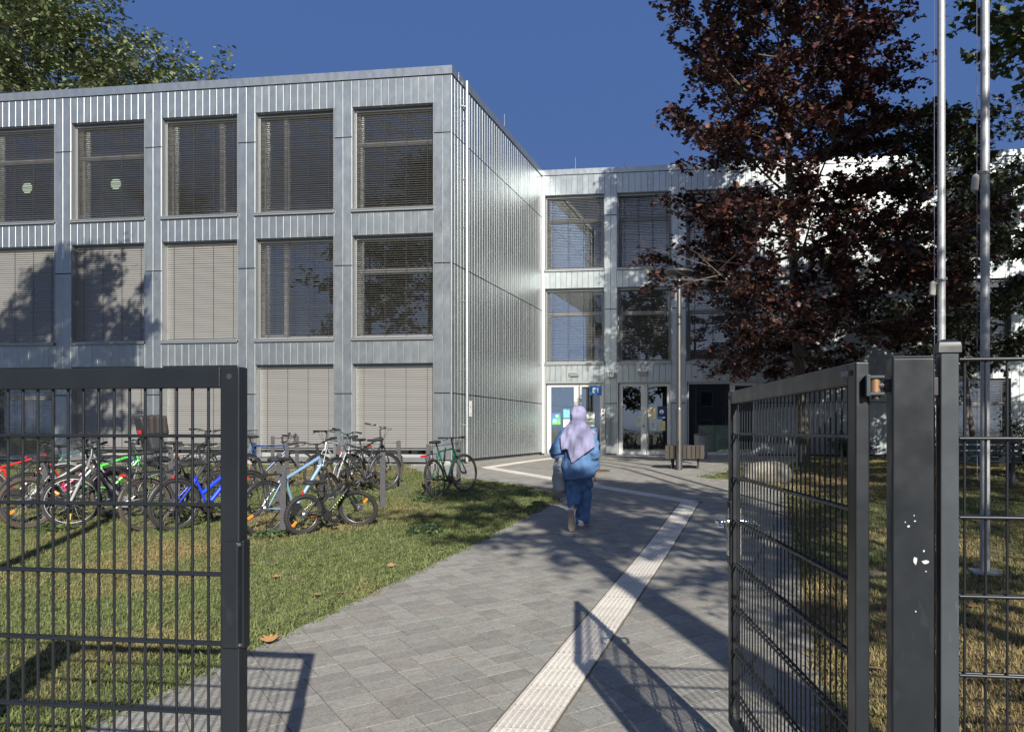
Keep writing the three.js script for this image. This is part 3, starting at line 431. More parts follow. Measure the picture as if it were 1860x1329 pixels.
gateLeaf('gate_leaf', 'dark grey mesh gate leaf standing closed across the lawn edge, lock cover on its end', 1.74, [-3.235, 0, -2.09], 0, { bar: .0039, extra: (t, L) => {
  new MB().rbox(.052, .305, .050, L - .024, 1.148, .004, .006).build('lock_cover', M.gate, t);
  new MB().rbox(.008, .31, .030, L + .004, 1.148, -.003, .003).build('strike_plate', M.gate, t);
  new MB().cyl(V(L - .002, 1.292, .022), V(L + .005, 1.292, .022), .005, .005, 8).cyl(V(L - .002, 1.005, .02), V(L + .006, 1.005, .02), .005, .005, 8).build('screws', M.steel, t).userData.kind = 'stuff';
  new MB().rbox(.016, .09, .03, L + .004, .70, .004, .004).build('strike_plate', M.dark, t);
} });
{
  const a = [.252, 2.135], b = [-.162, 3.735], L = Math.hypot(b[0] - a[0], b[1] - a[1]), turn = Math.atan2(b[1] - a[1], b[0] - a[0]);
  gateLeaf('gate_leaf', 'dark grey mesh gate leaf swung open inwards along the path, chrome lever at its end', L, [a[0], 0, -a[1]], turn, { extra: (t, L) => {
    new MB().rbox(.058, .30, .052, L - .030, 1.14, 0, .005).build('lock_case', M.gate, t);
    lever(t, L - .035, 1.19, .026, 1, -1); lever(t, L - .035, 1.19, -.026, -1, -1);
    for (const x of [.062, .092]) new MB().cyl(V(x, 1.772, -.018), V(x, 1.772, -.0245), .010, .008, 12).build('bolt', M.steel, t);
  } });
}
function gatePost(label, x, z) {
  const t = thing('gate_post', label, 'gate post', [x, 0, z]);
  new MB().rbox(.106, 1.86, .10, 0, .875, 0, .006, 0, 0, 0, 2).build('post', M.gate, t); new MB().rbox(.102, .006, .096, 0, 1.806, 0, .002).build('cap', M.gate, t);
  return t;
}
{
  const t = gatePost('wide dark grey gate post with paint scratches, carrying the swung leaf', .372, -2.13);
  for (const y of [1.735, .40]) {
    const q = new THREE.Group(); q.name = 'hinge'; q.position.set(.285 - .372, y, .005); t.add(q);
    new MB().rbox(.012, .058, .045, -.022, 0, 0, .003).build('back_plate', M.gateWorn, q);
    for (const k of [-1, 1]) new MB().rbox(.042, .010, .036, 0, k * .022, 0, .004).build('fork', M.gateWorn, q);
    new MB().cyl(V(-.002, -.017, 0), V(-.002, .017, 0), .014, .014, 12).build('bearing', std({ color: C(.22, .13, .07), metalness: .5, roughness: .6 }), q);
    new MB().cyl(V(.006, 0, 0), V(.035, 0, 0), .013, .013, 6).build('hinge_bolt', M.black, q); new MB().cyl(V(.022, 0, 0), V(.036, 0, 0), .019, .019, 6).build('nut', M.black, q); new MB().cyl(V(0, -.036, 0), V(0, -.026, 0), .012, .012, 6).build('nut', M.black, q);
  }
  const white = std({ color: C(.42, .43, .43), roughness: .7 }), r = rand(9);
  for (const [x, y, w, h] of [[.005, 1.285, .010, .020], [.030, 1.282, .018, .010], [-.012, 1.372, .007, .006], [.004, 1.386, .006, .004], [-.020, 1.383, .003, .004], [.006, 1.155, .004, .004], [.026, 1.31, .004, .006], [.002, 1.40, .003, .003], [.031, 1.258, .004, .003]]) { const s = new THREE.Shape(); for (let k = 0; k < 9; k++) { const a = k / 9 * 6.283, q = .35 + .25 * r(); k ? s.lineTo(Math.cos(a) * q * w, Math.sin(a) * q * h) : s.moveTo(Math.cos(a) * q * w, Math.sin(a) * q * h); } const m = mesh('paint_chip', metreUV(new THREE.ExtrudeGeometry(s, { depth: .0008, bevelEnabled: false })), white, t); m.position.set(x, y, .0502); }
}
gatePost('wide dark grey gate post at the hinge end of the closed leaf', -3.33, -2.13);
function fencePost(label, x, z, mat = M.gateWorn) {
  const t = thing('fence_post', label, 'fence post', [x, 0, z]);
  new MB().rbox(.046, 1.84, .06, 0, .905, 0, .004, 0, 0, 0, 2).build('post', mat, t);
  const cap = new MB(); cap.lathe([[0, .026], [.030, .024], [.046, .016], [.050, .004], [.050, -.010], [.044, -.010]], 4, new THREE.Matrix4().makeRotationY(Math.PI / 4)); const g = toCreasedNormals(cap.geo(), .5); g.scale(.80, 1, 1.0); g.translate(0, 1.826, 0); mesh('cap', g, M.gate, t);
  return t;
}
{ const t = fencePost('weathered pale grey fence post with plastic cap beside the wide gate post', .462, -2.11); new MB().rbox(.03, .05, .02, -.032, 1.73, .01, .004).build('clamp', M.black, t); new MB().rbox(.008, 1.6, .012, -.030, .88, -.02, .002).build('cover_strip', std({ color: C(.12, .10, .085), metalness: .4, roughness: .5 }), t); }
fencePost('plain grey fence post one panel beyond the visible fence end', 2.98, -2.11); fencePost('grey fence post at the closed end of the gate', -3.42, -2.11); fencePost('grey fence post along the street, far beyond the closed gate leaf', -5.94, -2.11);
function fencePanel(label, x0, x1, z) {
  const t = thing('mesh_fence', label, 'fence', [x0, 0, z], 0, 'double-rod mesh fence panels'), L = x1 - x0, n = Math.round(L / .0525), vg = metreUV(new THREE.CylinderGeometry(.0036, .0036, 1.66, 8)), hg = metreUV(new THREE.CylinderGeometry(.0048, .0048, L, 8).rotateZ(Math.PI / 2)), wear = M.gate;
  for (let i = 0; i < n; i++) { const m = mesh('vertical_bar', vg, wear, t); m.position.set(.014 + (L - .02) * i / n, .97, 0); }
  for (let k = 0; k < 9; k++) for (const s of [-1, 1]) { const m = mesh('horizontal_bar', hg, wear, t); m.position.set(L / 2, 1.798 - k * .2005, s * .0088); }
}
fencePanel('dark grey double-rod mesh fence panel running out of the picture', .486, 2.95, -2.09);
fencePanel('dark grey double-rod mesh fence panel on the far side of the closed gate leaf', -5.91, -3.45, -2.09);

// ---------------------------------------------------------------- flagpoles, lamp, bench, stone, bin
function flagpole(label, x, N, r, h, bagY) {
  const t = thing('flagpole', label, 'flagpole', [x, gh(N), -N], 0, 'flagpoles on the dry lawn');
  new MB().cyl(V(0, .02, 0), V(0, h, 0), r, r * .82, 24).build('pole', M.pole, t); new MB().rbox(.26, .03, .26, 0, .01, 0, .006).build('base_plate', M.pole, t);
  new MB().tube([V(-r - .03, .9, .01), V(-r - .034, h * .5, .012), V(-r - .03, h, .01)], .003, 12, 5).build('halyard', std({ color: C(.10, .11, .16), roughness: .8 }), t);
  new MB().torus(r + .012, .006, 0, bagY, 0, Math.PI / 2 + .35, .1, 0, 6, 24).torus(r + .016, .005, 0, bagY - .012, 0, Math.PI / 2 + .42, .1, 0, 6, 24).build('sling', std({ color: C(.25, .25, .26), metalness: .6, roughness: .4 }), t);
  const w = new MB(); w.lathe([[0, 0], [.030, .004], [.036, .02], [.036, .13], [.030, .155], [.012, .168], [0, .17]], 16, mat4(-r - .055, bagY - .20, .01, 0, 0, -.08)); w.build('counterweight', std({ color: C(.36, .345, .31), roughness: .7 }), t);
  return t;
}
M.pole = std({ color: C(.33, .34, .35), metalness: .3, roughness: .45, map: grain });
flagpole('pale grey flagpole whose foot shows on the dry lawn behind the fence', 2.08, 7.9, .045, 11.5, 3.86);
flagpole('pale grey flagpole rising from behind the capped fence post', 1.93, 9.1, .046, 11.5, 3.02);
{
  const t = thing('street_lamp', 'slim grey path lamp with flat disc head in front of the maple', 'street lamp', [-1.98, gh(17.8), -17.8]);
  const p = new MB(); p.lathe([[.075, 0], [.075, 1.35], [.066, 1.40], [.056, 1.42], [.056, 4.40]], 20); p.build('pole', M.lamp = std({ color: C(.15, .145, .14), metalness: .75, roughness: .42, map: grain }), t);
  new MB().lathe([[0, 4.56], [.22, 4.555], [.30, 4.53], [.335, 4.50], [.335, 4.48], [.30, 4.45], [.12, 4.42], [.06, 4.40], [0, 4.40]], 32).build('lamp_head', M.lamp, t);
  new MB().box(.004, .28, .07, 0, .55, .074).build('service_door', M.lamp, t);
}
{
  const t = thing('bench', 'square weathered timber block bench on steel feet beside the path lamp', 'bench', [-1.90, gh(18.4), -18.4], R(4)), r = rand(31);
  const woods = [0, 1, 2].map((i) => std({ color: C(.055, .046, .037).multiplyScalar([1, .82, 1.16][i]), roughness: .9, map: grain }));
  for (let i = 0; i < 9; i++) new MB().rbox(.088, .30, 1.05, -.40 + i * .1, .38 + (r() - .5) * .006, 0, .008).build('beam', woods[i % 3], t);
  for (const [x, z] of [[-.3, -.35], [.3, -.35], [-.3, .35], [.3, .35]]) new MB().box(.04, .24, .04, x, .12, z).build('foot', M.black, t);
}
{
  const t = thing('litter_bin', 'round grey metal litter bin behind the timber block bench', 'litter bin', [-2.05, GB, -24.6]);
  new MB().lathe([[.0, .03], [.20, .03], [.205, .05], [.215, .70], [.21, .72], [.20, .72]], 24).build('body', M.steel, t); new MB().lathe([[.20, .715], [.225, .72], [.225, .745], [.15, .76], [.13, .76]], 24).build('rim', M.lamp, t); new MB().cyl(V(0, 0, 0), V(0, .04, 0), .12, .12, 12).build('base', M.black, t);
}
{
  const n3 = fbm(61, 4, 4); const g = new THREE.SphereGeometry(1, 40, 26), p = g.attributes.position;
  for (let i = 0; i < p.count; i++) { const v = V(p.getX(i), p.getY(i), p.getZ(i)), k = 1 + .22 * (n3(v.x * .2 + .5 + v.y * .13, v.z * .2 + .5) - .5) + .10 * (n3(v.x * .6 + .1, v.y * .6 + v.z * .4) - .5); const q = 2.6, s = Math.pow(Math.abs(v.x) ** q + Math.abs(v.y) ** q + Math.abs(v.z) ** q, -1 / q); v.multiplyScalar(k * s); p.setXYZ(i, v.x * .46 * (v.y > 0 ? 1 : 1.06), v.y * .24 + .14, v.z * .33); } g.computeVertexNormals(); metreUV(g);
  const m = mesh('boulder', g, M.stone); m.position.set(.02, gh(15.7), -15.7); m.rotation.y = .4; tag(m, 'pale rounded boulder on the lawn, seen through the swung gate leaf', 'boulder');
}
{ const t = thing('manhole_cover', 'rust brown round manhole cover in the forecourt paving', 'manhole cover', [-3.8, gh(17.4) + .004, -17.4]); t.rotation.x = Math.atan(slope(17.4)); new MB().cyl(V(0, -.01, 0), V(0, .004, 0), .30, .30, 28).build('cover', std({ color: C(.15, .085, .055), metalness: .4, roughness: .75, map: speckle }), t); const rb = new MB(); for (let i = 0; i < 3; i++) rb.torus(.08 + i * .08, .006, 0, .005, 0, Math.PI / 2, 0, 0, 4, 28); stuffPart('ribs', rb.geo(), std({ color: C(.12, .07, .05), metalness: .4, roughness: .8 }), t); }
{ const t = thing('park_bench', 'dark slatted park bench in deep shade behind the mesh fence', 'bench', [3.75, gh(15.2), -15.2], R(-6)); const dk = std({ color: C(.035, .045, .05), roughness: .7 }); for (let i = 0; i < 4; i++) new MB().rbox(1.7, .075, .03, 0, .50 + i * .105, .22 + i * -.0 + .02 * (3 - i) * -1, .01, -.12).build('slat', dk, t); for (let i = 0; i < 4; i++) new MB().rbox(1.7, .03, .085, 0, .43, -.16 + i * .105, .01).build('slat', dk, t); for (const x of [-.7, .7]) { new MB().rbox(.05, .42, .05, x, .21, -.14, .006).build('leg', dk, t); new MB().rbox(.05, .90, .05, x, .45, .17, .006, -.10).build('leg', dk, t); } }
// ---------------------------------------------------------------- bicycles and racks
const tyreCol = { black: M.rubber, brown: std({ color: C(.055, .042, .034), roughness: .9 }) };
const rimM = std({ color: C(.20, .20, .20), metalness: .8, roughness: .4 }), spokeM = std({ color: C(.30, .30, .30), metalness: .85, roughness: .35 }), orangeM = std({ color: C(.75, .22, .02), roughness: .35 }), redM = std({ color: C(.55, .02, .02), roughness: .3 });
const blackTrim = std({ color: C(.02, .02, .021), roughness: .5 }), gripM = std({ color: C(.016, .016, .016), roughness: .8 });
const paint = (r, g, b, rough = .32) => phys({ color: C(r, g, b), roughness: rough, clearcoat: .6, clearcoatRoughness: .15, metalness: .1 });
function bicycle(label, [E, N], az, o) {
  const { Rw = .345, wb = 1.06, tw = .019, col, type = 'diamond', steer = 0, lean = .05, rim = rimM, saddleH = .92, barH = 1.0, fat = false } = o;
  const t = thing('bicycle', label, 'bicycle', [E, gh(N) - .012, -N], 0, 'bicycles parked at the racks');
  const dN = Math.cos(az) * wb; t.rotation.set(lean, Math.PI / 2 - az, Math.atan2(gh(N + dN) - gh(N), wb), 'YZX');
  const fm = col, s = wb / 1.06, k = Rw / .345;
  const ra = V(0, Rw, 0), fa = V(wb, Rw, 0), bb = V(.44 * s, Rw * .80, 0), ht = V(wb - .245 * s, barH - .15, 0), hb = V(wb - .20 * s, barH - .15 - .14 * (type === 'kid' ? .8 : 1), 0), st = V(.44 * s - .17 * s, saddleH - .16, 0);
  const axis = V().subVectors(ht, hb).normalize(), piv = new THREE.Matrix4().makeTranslation(hb.x, hb.y, hb.z).multiply(new THREE.Matrix4().makeRotationAxis(axis, steer)).multiply(new THREE.Matrix4().makeTranslation(-hb.x, -hb.y, -hb.z));
  const wheel = (name, c, m, refl) => {
    const w = new THREE.Group(); w.name = name; t.add(w); if (m) { m.decompose(w.position, w.quaternion, w.scale); }
    new MB().torus(Rw - tw, tw, c.x, c.y, 0, 0, 0, 0, 8, 36).build('tyre', o.tyre ?? M.rubber, w);
    if (fat) { const kn = new MB(); for (let i = 0; i < 44; i++) { const a = i / 44 * 6.2832; for (const z of [-.6, 0, .6]) { const rr = Rw - tw + tw * Math.sqrt(1 - z * z * .8) + .002; kn.box(.014, .007, .012, c.x + Math.sin(a + z * .05) * rr, c.y + Math.cos(a + z * .05) * rr, z * tw, 0, 0, -a); } } stuffPart('knobs', kn.geo(), o.tyre ?? M.rubber, w); }
    new MB().torus(Rw - 2 * tw - .006, .0085, c.x, c.y, 0, 0, 0, 0, 5, 36).build('rim', rim, w);
    const sp = new MB(), n = Rw < .3 ? 16 : 24; for (let i = 0; i < n; i++) { const a = i / n * 6.2832, side = i % 2 ? 1 : -1, off = (i % 4 < 2 ? 1 : -1) * .5; sp.cyl(V(c.x + .022 * Math.sin(a + off), c.y + .022 * Math.cos(a + off), side * .028), V(c.x + (Rw - 2 * tw - .008) * Math.sin(a), c.y + (Rw - 2 * tw - .008) * Math.cos(a), 0), .0013, .0013, 3, true); }
    stuffPart('spokes', sp.geo(), spokeM, w);
    new MB().cyl(V(c.x, c.y, -.045), V(c.x, c.y, .045), .017, .017, 10).cyl(V(c.x, c.y, -.032), V(c.x, c.y, -.026), .028, .028, 12).cyl(V(c.x, c.y, .026), V(c.x, c.y, .032), .028, .028, 12).build('hub', name === 'front_wheel' ? spokeM : blackTrim, w);
    for (const a of refl ?? []) new MB().rbox(.034, .085, .012, c.x + Math.sin(a) * Rw * .62, c.y + Math.cos(a) * Rw * .62, 0, .004, 0, 0, -a).build('reflector', orangeM, w);
    if (o.disc) new MB().cyl(V(c.x, c.y, -.036), V(c.x, c.y, -.034), .08 * k, .08 * k, 20).build('brake_disc', spokeM, w);
    return w;
  };
  wheel('rear_wheel', ra, null, o.reflR); wheel('front_wheel', fa, piv, o.reflF);
  // frame
  const f = new MB(), q = (a, b, r) => f.cyl(a, b, r, r, 10), r1 = o.tube ?? .017;
  q(bb, st, .016); q(hb, ht, .021);
  if (type === 'step') { q(V().lerpVectors(hb, ht, .3), V().lerpVectors(bb, st, .42), r1); q(hb, bb, r1 * 1.15); }
  else if (type === 'trapez') { q(V().lerpVectors(hb, ht, .75), V().lerpVectors(bb, st, .62), r1); q(hb, bb, r1 * 1.1); }
  else { q(V().lerpVectors(hb, ht, .8), V().lerpVectors(bb, st, o.slope ?? .96), r1); q(V().lerpVectors(hb, ht, .1), bb, r1 * 1.15); }
  for (const z of [-.05, .05]) { q(V(bb.x - .03, bb.y, z * .6), V(ra.x, ra.y, z * 1.15), .0095); q(V().lerpVectors(bb, st, .9).setZ(z * .35), V(ra.x, ra.y, z * 1.15), .008); }
  f.cyl(V(bb.x, bb.y, -.04), V(bb.x, bb.y, .04), .024, .024, 12); f.build('frame', fm, t);
  const sp = new MB(); sp.cyl(st, V(st.x - .035, saddleH - .03, 0), .0135, .0135, 8); sp.build('seat_post', o.silver ? rimM : blackTrim, t);
  const sad = sdfGeo((x, y, z) => { const u = (x + .16) / .30; const hw = interp([[0, .055], [.15, .078], [.35, .066], [.6, .030], [.9, .019], [1, .014]], u); const dx = Math.max(-.16 - x, x - .13, 0); return Math.hypot(Math.max(Math.abs(z) - hw + .02, 0), Math.max(Math.abs(y - (u > .5 ? -.006 : .006 * (1 - u * 2))) - .006, 0), dx) - .020; }, [-.21, -.05, -.12], [.17, .06, .12], .012); sad.translate(st.x - .02, saddleH, 0); mesh('saddle', sad, gripM, t);
  // fork and handlebar turn with the front wheel
  const fk = new MB(); fk.cyl(hb, V(hb.x + (fa.x - hb.x) * .12, hb.y + (fa.y - hb.y) * .14, 0), .018, .018, 10); for (const z of [-.055, .055]) { if (o.sus) { fk.cyl(V(hb.x + .01, hb.y - .03, z), V(lerp(hb.x, fa.x, .52), lerp(hb.y, fa.y, .52), z), .014, .014, 8); fk.cyl(V(lerp(hb.x, fa.x, .48), lerp(hb.y, fa.y, .48), z), V(fa.x, fa.y, z), .019, .019, 8); } else fk.tube([V(hb.x + .008, hb.y - .03, z * .75), V(lerp(hb.x, fa.x, .55), lerp(hb.y, fa.y, .5), z), V(fa.x, fa.y, z)], .011, 10, 7); } fk.cyl(V(hb.x + .008, hb.y - .03, -.06), V(hb.x + .008, hb.y - .03, .06), .015, .015, 8); fk.add(new THREE.BufferGeometry().copy(fk.g[0]));
  const fg = fk.geo(); fg.applyMatrix4(piv); mesh('fork', fg, o.fork ?? fm, t);
  const hx = ht.x - .02, hy = barH, B = new MB(), bar = o.bar ?? 'flat', W = o.barW ?? .30;
  B.cyl(ht, V(hx, hy - .01, 0), .016, .014, 8); B.cyl(V(hx, hy - .01, 0), V(hx + .055, hy + .005, 0), .014, .014, 8); const bx = hx + .06, by = hy + .008;
  if (bar === 'drop') { for (const z of [-1, 1]) B.tube([V(bx, by, 0), V(bx, by, z * .18), V(bx + .05, by, z * .205), V(bx + .10, by - .015, z * .205), V(bx + .105, by - .08, z * .21), V(bx + .06, by - .13, z * .215), V(bx - .02, by - .13, z * .22)], .0125, 26, 7); for (const z of [-1, 1]) B.rbox(.05, .075, .03, bx + .12, by + .015, z * .207, .01, 0, 0, -.5); }
  else { const sw = bar === 'swept' ? -.17 : bar === 'riser' ? -.03 : -.05, up = bar === 'flat' ? .01 : bar === 'riser' ? .055 : .05; B.tube([V(bx + sw, by + up, -W), V(bx + sw * .45, by + up, -W * .62), V(bx, by + up * .3, -.08), V(bx, by, 0), V(bx, by + up * .3, .08), V(bx + sw * .45, by + up, W * .62), V(bx + sw, by + up, W)], .0115, 28, 7); }
  const bg = B.geo(); bg.applyMatrix4(piv); mesh('handlebar', bg, o.silver ? rimM : blackTrim, t);
  if (bar !== 'drop') for (const z of [-1, 1]) { const sw = bar === 'swept' ? -.17 : bar === 'riser' ? -.03 : -.05, up = bar === 'flat' ? .01 : bar === 'riser' ? .055 : .05, G = new MB(); G.cyl(V(bx + sw * .72, by + up, z * W * .70), V(bx + sw * 1.04, by + up, z * (W + .008)), .017, .018, 9); const gg = G.geo(); gg.applyMatrix4(piv); mesh('grip', gg, gripM, t); const L = new MB(); L.tube([V(bx + sw * .4, by + up - .01, z * W * .5), V(bx + .05, by + up - .03, z * W * .62), V(bx + .035 + sw * .6, by + up - .045, z * W * .92)], .005, 8, 5); L.rbox(.04, .025, .03, bx + sw * .4, by + up - .008, z * W * .48, .006); const lg = L.geo(); lg.applyMatrix4(piv); mesh('brake_lever', lg, blackTrim, t); }
  const cab = new MB(); for (const z of [-.06, .05]) cab.tube([V(bx + .02, by, z * 2), V(bx + .10, by + .01, z), V(bx + .05, by - .16, z * .3), V(hb.x - .02, hb.y - .02, z * .3)], .0028, 14, 4); const cg = cab.geo(); cg.applyMatrix4(piv); stuffPart('cables', cg, blackTrim, t);
  // drive
  const cr = new MB(), ca = o.crank ?? .6; cr.cyl(V(bb.x, bb.y, .040), V(bb.x, bb.y, .044), .085 * k, .085 * k, 22); for (const z of [-1, 1]) cr.cyl(V(bb.x, bb.y, z * .055), V(bb.x + z * Math.cos(ca) * .165 * k, bb.y - z * Math.sin(ca) * .165 * k, z * .062), .010, .008, 6); cr.build('crankset', o.silver ? spokeM : blackTrim, t);
  for (const z of [-1, 1]) new MB().rbox(.085, .022, .075, bb.x + z * Math.cos(ca) * .165 * k, bb.y - z * Math.sin(ca) * .165 * k, z * .105, .005).build('pedal', blackTrim, t);
  const ch = new MB(); ch.cyl(V(bb.x, bb.y + .08 * k, .042), V(ra.x, ra.y + .035, .042), .004, .004, 4).cyl(V(bb.x, bb.y - .08 * k, .042), V(ra.x, ra.y - .035, .042), .004, .004, 4); stuffPart('chain', ch.geo(), blackTrim, t);
  new MB().cyl(V(0, Rw, .036), V(0, Rw, .052), .045, .03, 14).build('sprocket', spokeM, t);
  if (o.chainguard) new MB().rbox(.50 * s, .085, .012, .24 * s, Rw * .93, .056, .02, 0, 0, -.10).build('chain_guard', blackTrim, t);
  if (o.guards) { const gm = o.guardM ?? blackTrim; for (const [c, a0, arc, m, nm] of [[ra, R(5), R(165), null, 'rear_mudguard'], [fa, R(30), R(128), piv, 'front_mudguard']]) { const G = new MB(), n = 18, pos = [], Rr = Rw + .016; const q4 = (a, b, c2, d) => pos.push(...a, ...b, ...c2, ...a, ...c2, ...d); for (let i = 0; i < n; i++) { const A = a0 + arc * i / n, Bq = a0 + arc * (i + 1) / n; const e = (a, z, rr) => [c.x + Math.cos(a) * rr, c.y + Math.sin(a) * rr, z]; for (const [z0, r0, z1, r1q] of [[-.026, Rr - .012, -.013, Rr], [-.013, Rr, .013, Rr], [.013, Rr, .026, Rr - .012]]) { q4(e(A, z0, r0), e(Bq, z0, r0), e(Bq, z1, r1q), e(A, z1, r1q)); q4(e(A, z1, r1q - .003), e(Bq, z1, r1q - .003), e(Bq, z0, r0 - .003), e(A, z0, r0 - .003)); } } const g = new THREE.BufferGeometry(); g.setAttribute('position', new THREE.Float32BufferAttribute(pos, 3)); g.computeVertexNormals(); metreUV(g); if (m) g.applyMatrix4(m); mesh(nm, g, gm, t); } }
  if (o.carrier) { const c = new MB(), y = 2 * Rw + .075, x0 = -.24, x1 = .20; for (const z of [-.06, 0, .06]) c.cyl(V(x0, y, z), V(x1, y, z), .006, .006, 5); for (const x of [x0, -.02, x1]) c.cyl(V(x, y, -.06), V(x, y, .06), .006, .006, 5); for (const z of [-.066, .066]) { c.cyl(V(0, Rw, z), V(-.10, y, z), .006, .006, 5); c.cyl(V(0, Rw, z), V(.06, y, z), .006, .006, 5); } c.build('carrier', blackTrim, t); new MB().rbox(.03, .035, .11, x0 - .012, y - .012, 0, .008).build('rear_light', redM, t); }
  else if (o.rearLight) new MB().rbox(.02, .045, .04, -.02 + .0, 2 * Rw + .02, 0, .008).build('rear_light', redM, t);
  if (o.headlight) { const g = new MB(); g.cyl(V(hb.x + .06, hb.y + .06, 0), V(hb.x + .12, hb.y + .06, 0), .022, .032, 12); const gg = g.geo(); gg.applyMatrix4(piv); mesh('headlight', gg, blackTrim, t); }
  if (o.stand) new MB().cyl(V(.26, Rw * .82, -.05), V(.16, .02, -.19), .011, .009, 7).build('kickstand', blackTrim, t);
  if (o.basket) { const [bxx, byy, fr] = o.basket === 'front' ? [wb - .02, barH - .22, 1] : [-.03, 2 * Rw + .085, 0], c = new MB(), w = .19, d = .15, hgt = .24; for (let i = 0; i <= 9; i++) { const u = -1 + 2 * i / 9; c.cyl(V(bxx + u * d * .85, byy, -w * .82), V(bxx + u * d, byy + hgt, -w), .003, .003, 4).cyl(V(bxx + u * d * .85, byy, w * .82), V(bxx + u * d, byy + hgt, w), .003, .003, 4).cyl(V(bxx - d * .85, byy, u * w * .82), V(bxx - d, byy + hgt, u * w), .003, .003, 4).cyl(V(bxx + d * .85, byy, u * w * .82), V(bxx + d, byy + hgt, u * w), .003, .003, 4).cyl(V(bxx - d * .85, byy, u * w * .82), V(bxx + d * .85, byy, u * w * .82), .003, .003, 4); } for (const [y, e] of [[0, .83], [.09, .9], [.17, .95], [hgt, 1]]) for (const sg of [-1, 1]) { c.cyl(V(bxx - d * e, byy + y, sg * w * e), V(bxx + d * e, byy + y, sg * w * e), y === hgt ? .006 : .003, y === hgt ? .006 : .003, 4); c.cyl(V(bxx + sg * d * e, byy + y, -w * e), V(bxx + sg * d * e, byy + y, w * e), y === hgt ? .006 : .003, y === hgt ? .006 : .003, 4); } const g = c.geo(); if (fr) g.applyMatrix4(piv); stuffPart('basket', g, blackTrim, t); }
  if (o.childSeat) { const cs = new THREE.Group(); cs.name = 'child_seat'; cs.position.set(-.08, 2 * Rw + .12, 0); t.add(cs); const g = sdfGeo((x, y, z) => { const back = Math.hypot(Math.max(Math.abs(x + .06 + y * .28) - .03, 0), Math.max(Math.abs(y - .30) - .28, 0), Math.max(Math.abs(z) - lerp(.15, .10, clamp(y / .6, 0, 1)), 0)) - .025, seat = Math.hypot(Math.max(Math.abs(x - .06) - .14, 0), Math.max(Math.abs(y - .02) - .025, 0), Math.max(Math.abs(z) - .13, 0)) - .025, side = Math.hypot(Math.max(Math.abs(x - .0 + y * .2) - .10, 0), Math.max(Math.abs(y - .28) - .22, 0), Math.max(Math.abs(Math.abs(z) - .165) - .008, 0)) - .012; return smin(smin(back, seat, .05), side, .04); }, [-.36, -.08, -.24], [.30, .70, .24], .022); mesh('shell', g, std({ color: C(.035, .036, .04), roughness: .5 }), cs); const cv = sdfGeo((x, y, z) => Math.hypot(Math.max(Math.abs(x + .03 + (y - .35) * .15) - .16, 0), Math.max(Math.abs(y - .45) - .14, 0), Math.max(Math.abs(z) - .17, 0)) - .03 + .006 * Math.sin(x * 60 + z * 25), [-.32, .24, -.26], [.26, .68, .26], .022); mesh('rain_cover', cv, std({ color: C(.026, .022, .020), roughness: .7 }), cs); new MB().rbox(.02, .07, .11, -.245, .33, 0, .008, 0, 0, .26).build('reflector', redM, cs); }
  if (o.decal) { const d = new MB(); for (let i = 0; i < 6; i++) { const a = .25 + i * .09, p = V().lerpVectors(V().lerpVectors(hb, ht, .1), bb, a); d.rbox(.014, .022, r1 * 2.6, p.x, p.y, 0, .003, 0, 0, Math.atan2(bb.y - hb.y, bb.x - hb.x)); } stuffPart('decals', d.geo(), std({ color: C(.45, .62, .04), roughness: .4 }), t); }
  if (o.lock) new MB().torus(.14, .010, st.x + .10, st.y - .10, .05, .3, .5, 0, 7, 22).build('lock', blackTrim, t);
  return t;
}
const az = (a) => R(a), white = paint(.34, .34, .33), tint = { green: paint(.005, .12, .065), blue: paint(.012, .05, .62), sky: paint(.17, .27, .40), grey: paint(.11, .11, .105, .5), black: paint(.014, .014, .015), lime: paint(.06, .62, .05), pink: paint(.62, .02, .13), red: paint(.45, .02, .02), silver: paint(.26, .265, .27), navy: paint(.01, .05, .19), teal: paint(.05, .13, .12), anth: paint(.035, .036, .04) };
bicycle('dark green bicycle leaning alone on the last rack post by the side wall', [-5.50, 12.66], az(4), { col: tint.green, lean: -.14, steer: -.28, guards: false, carrier: true, headlight: true, stand: false, barH: .985, saddleH: .96, lock: true, tyre: tyreCol.brown, slope: .98 });
bicycle('black and lime children\'s mountain bike at the nearest rack post', [-5.85, 9.32], az(24), { Rw: .262, wb: .79, tw: .025, col: tint.black, type: 'diamond', slope: .62, fat: true, steer: -.95, lean: .12, saddleH: .66, barH: .80, sus: true, bar: 'riser', barW: .27, reflR: [1.9, 4.0], reflF: [.6], decal: true, crank: 1.2, rearLight: true, disc: true });
bicycle('light blue trekking bike between the two nearest rack posts', [-6.33, 9.25], az(19), { col: tint.sky, type: 'diamond', slope: .80, lean: .06, steer: .55, guards: true, carrier: true, saddleH: .95, barH: 1.10, bar: 'swept', barW: .31, reflR: [4.3], sus: true, fork: tint.anth, tube: .022, stand: true });
bicycle('bright blue low-step bicycle partly hidden by the gate leaf end', [-7.73, 9.43], az(20), { col: tint.blue, type: 'step', tube: .026, lean: .07, steer: .12, guards: true, carrier: false, saddleH: .86, barH: 1.04, bar: 'swept', rearLight: true, disc: true, tw: .023, sus: true, fork: tint.black });
bicycle('dark grey bicycle with red rear light right behind the bright blue one', [-8.10, 9.40], az(17), { col: tint.anth, guards: true, carrier: true, lean: -.06, saddleH: .92, barH: 1.04, basket: 'rear', bar: 'swept', tyre: tyreCol.brown });
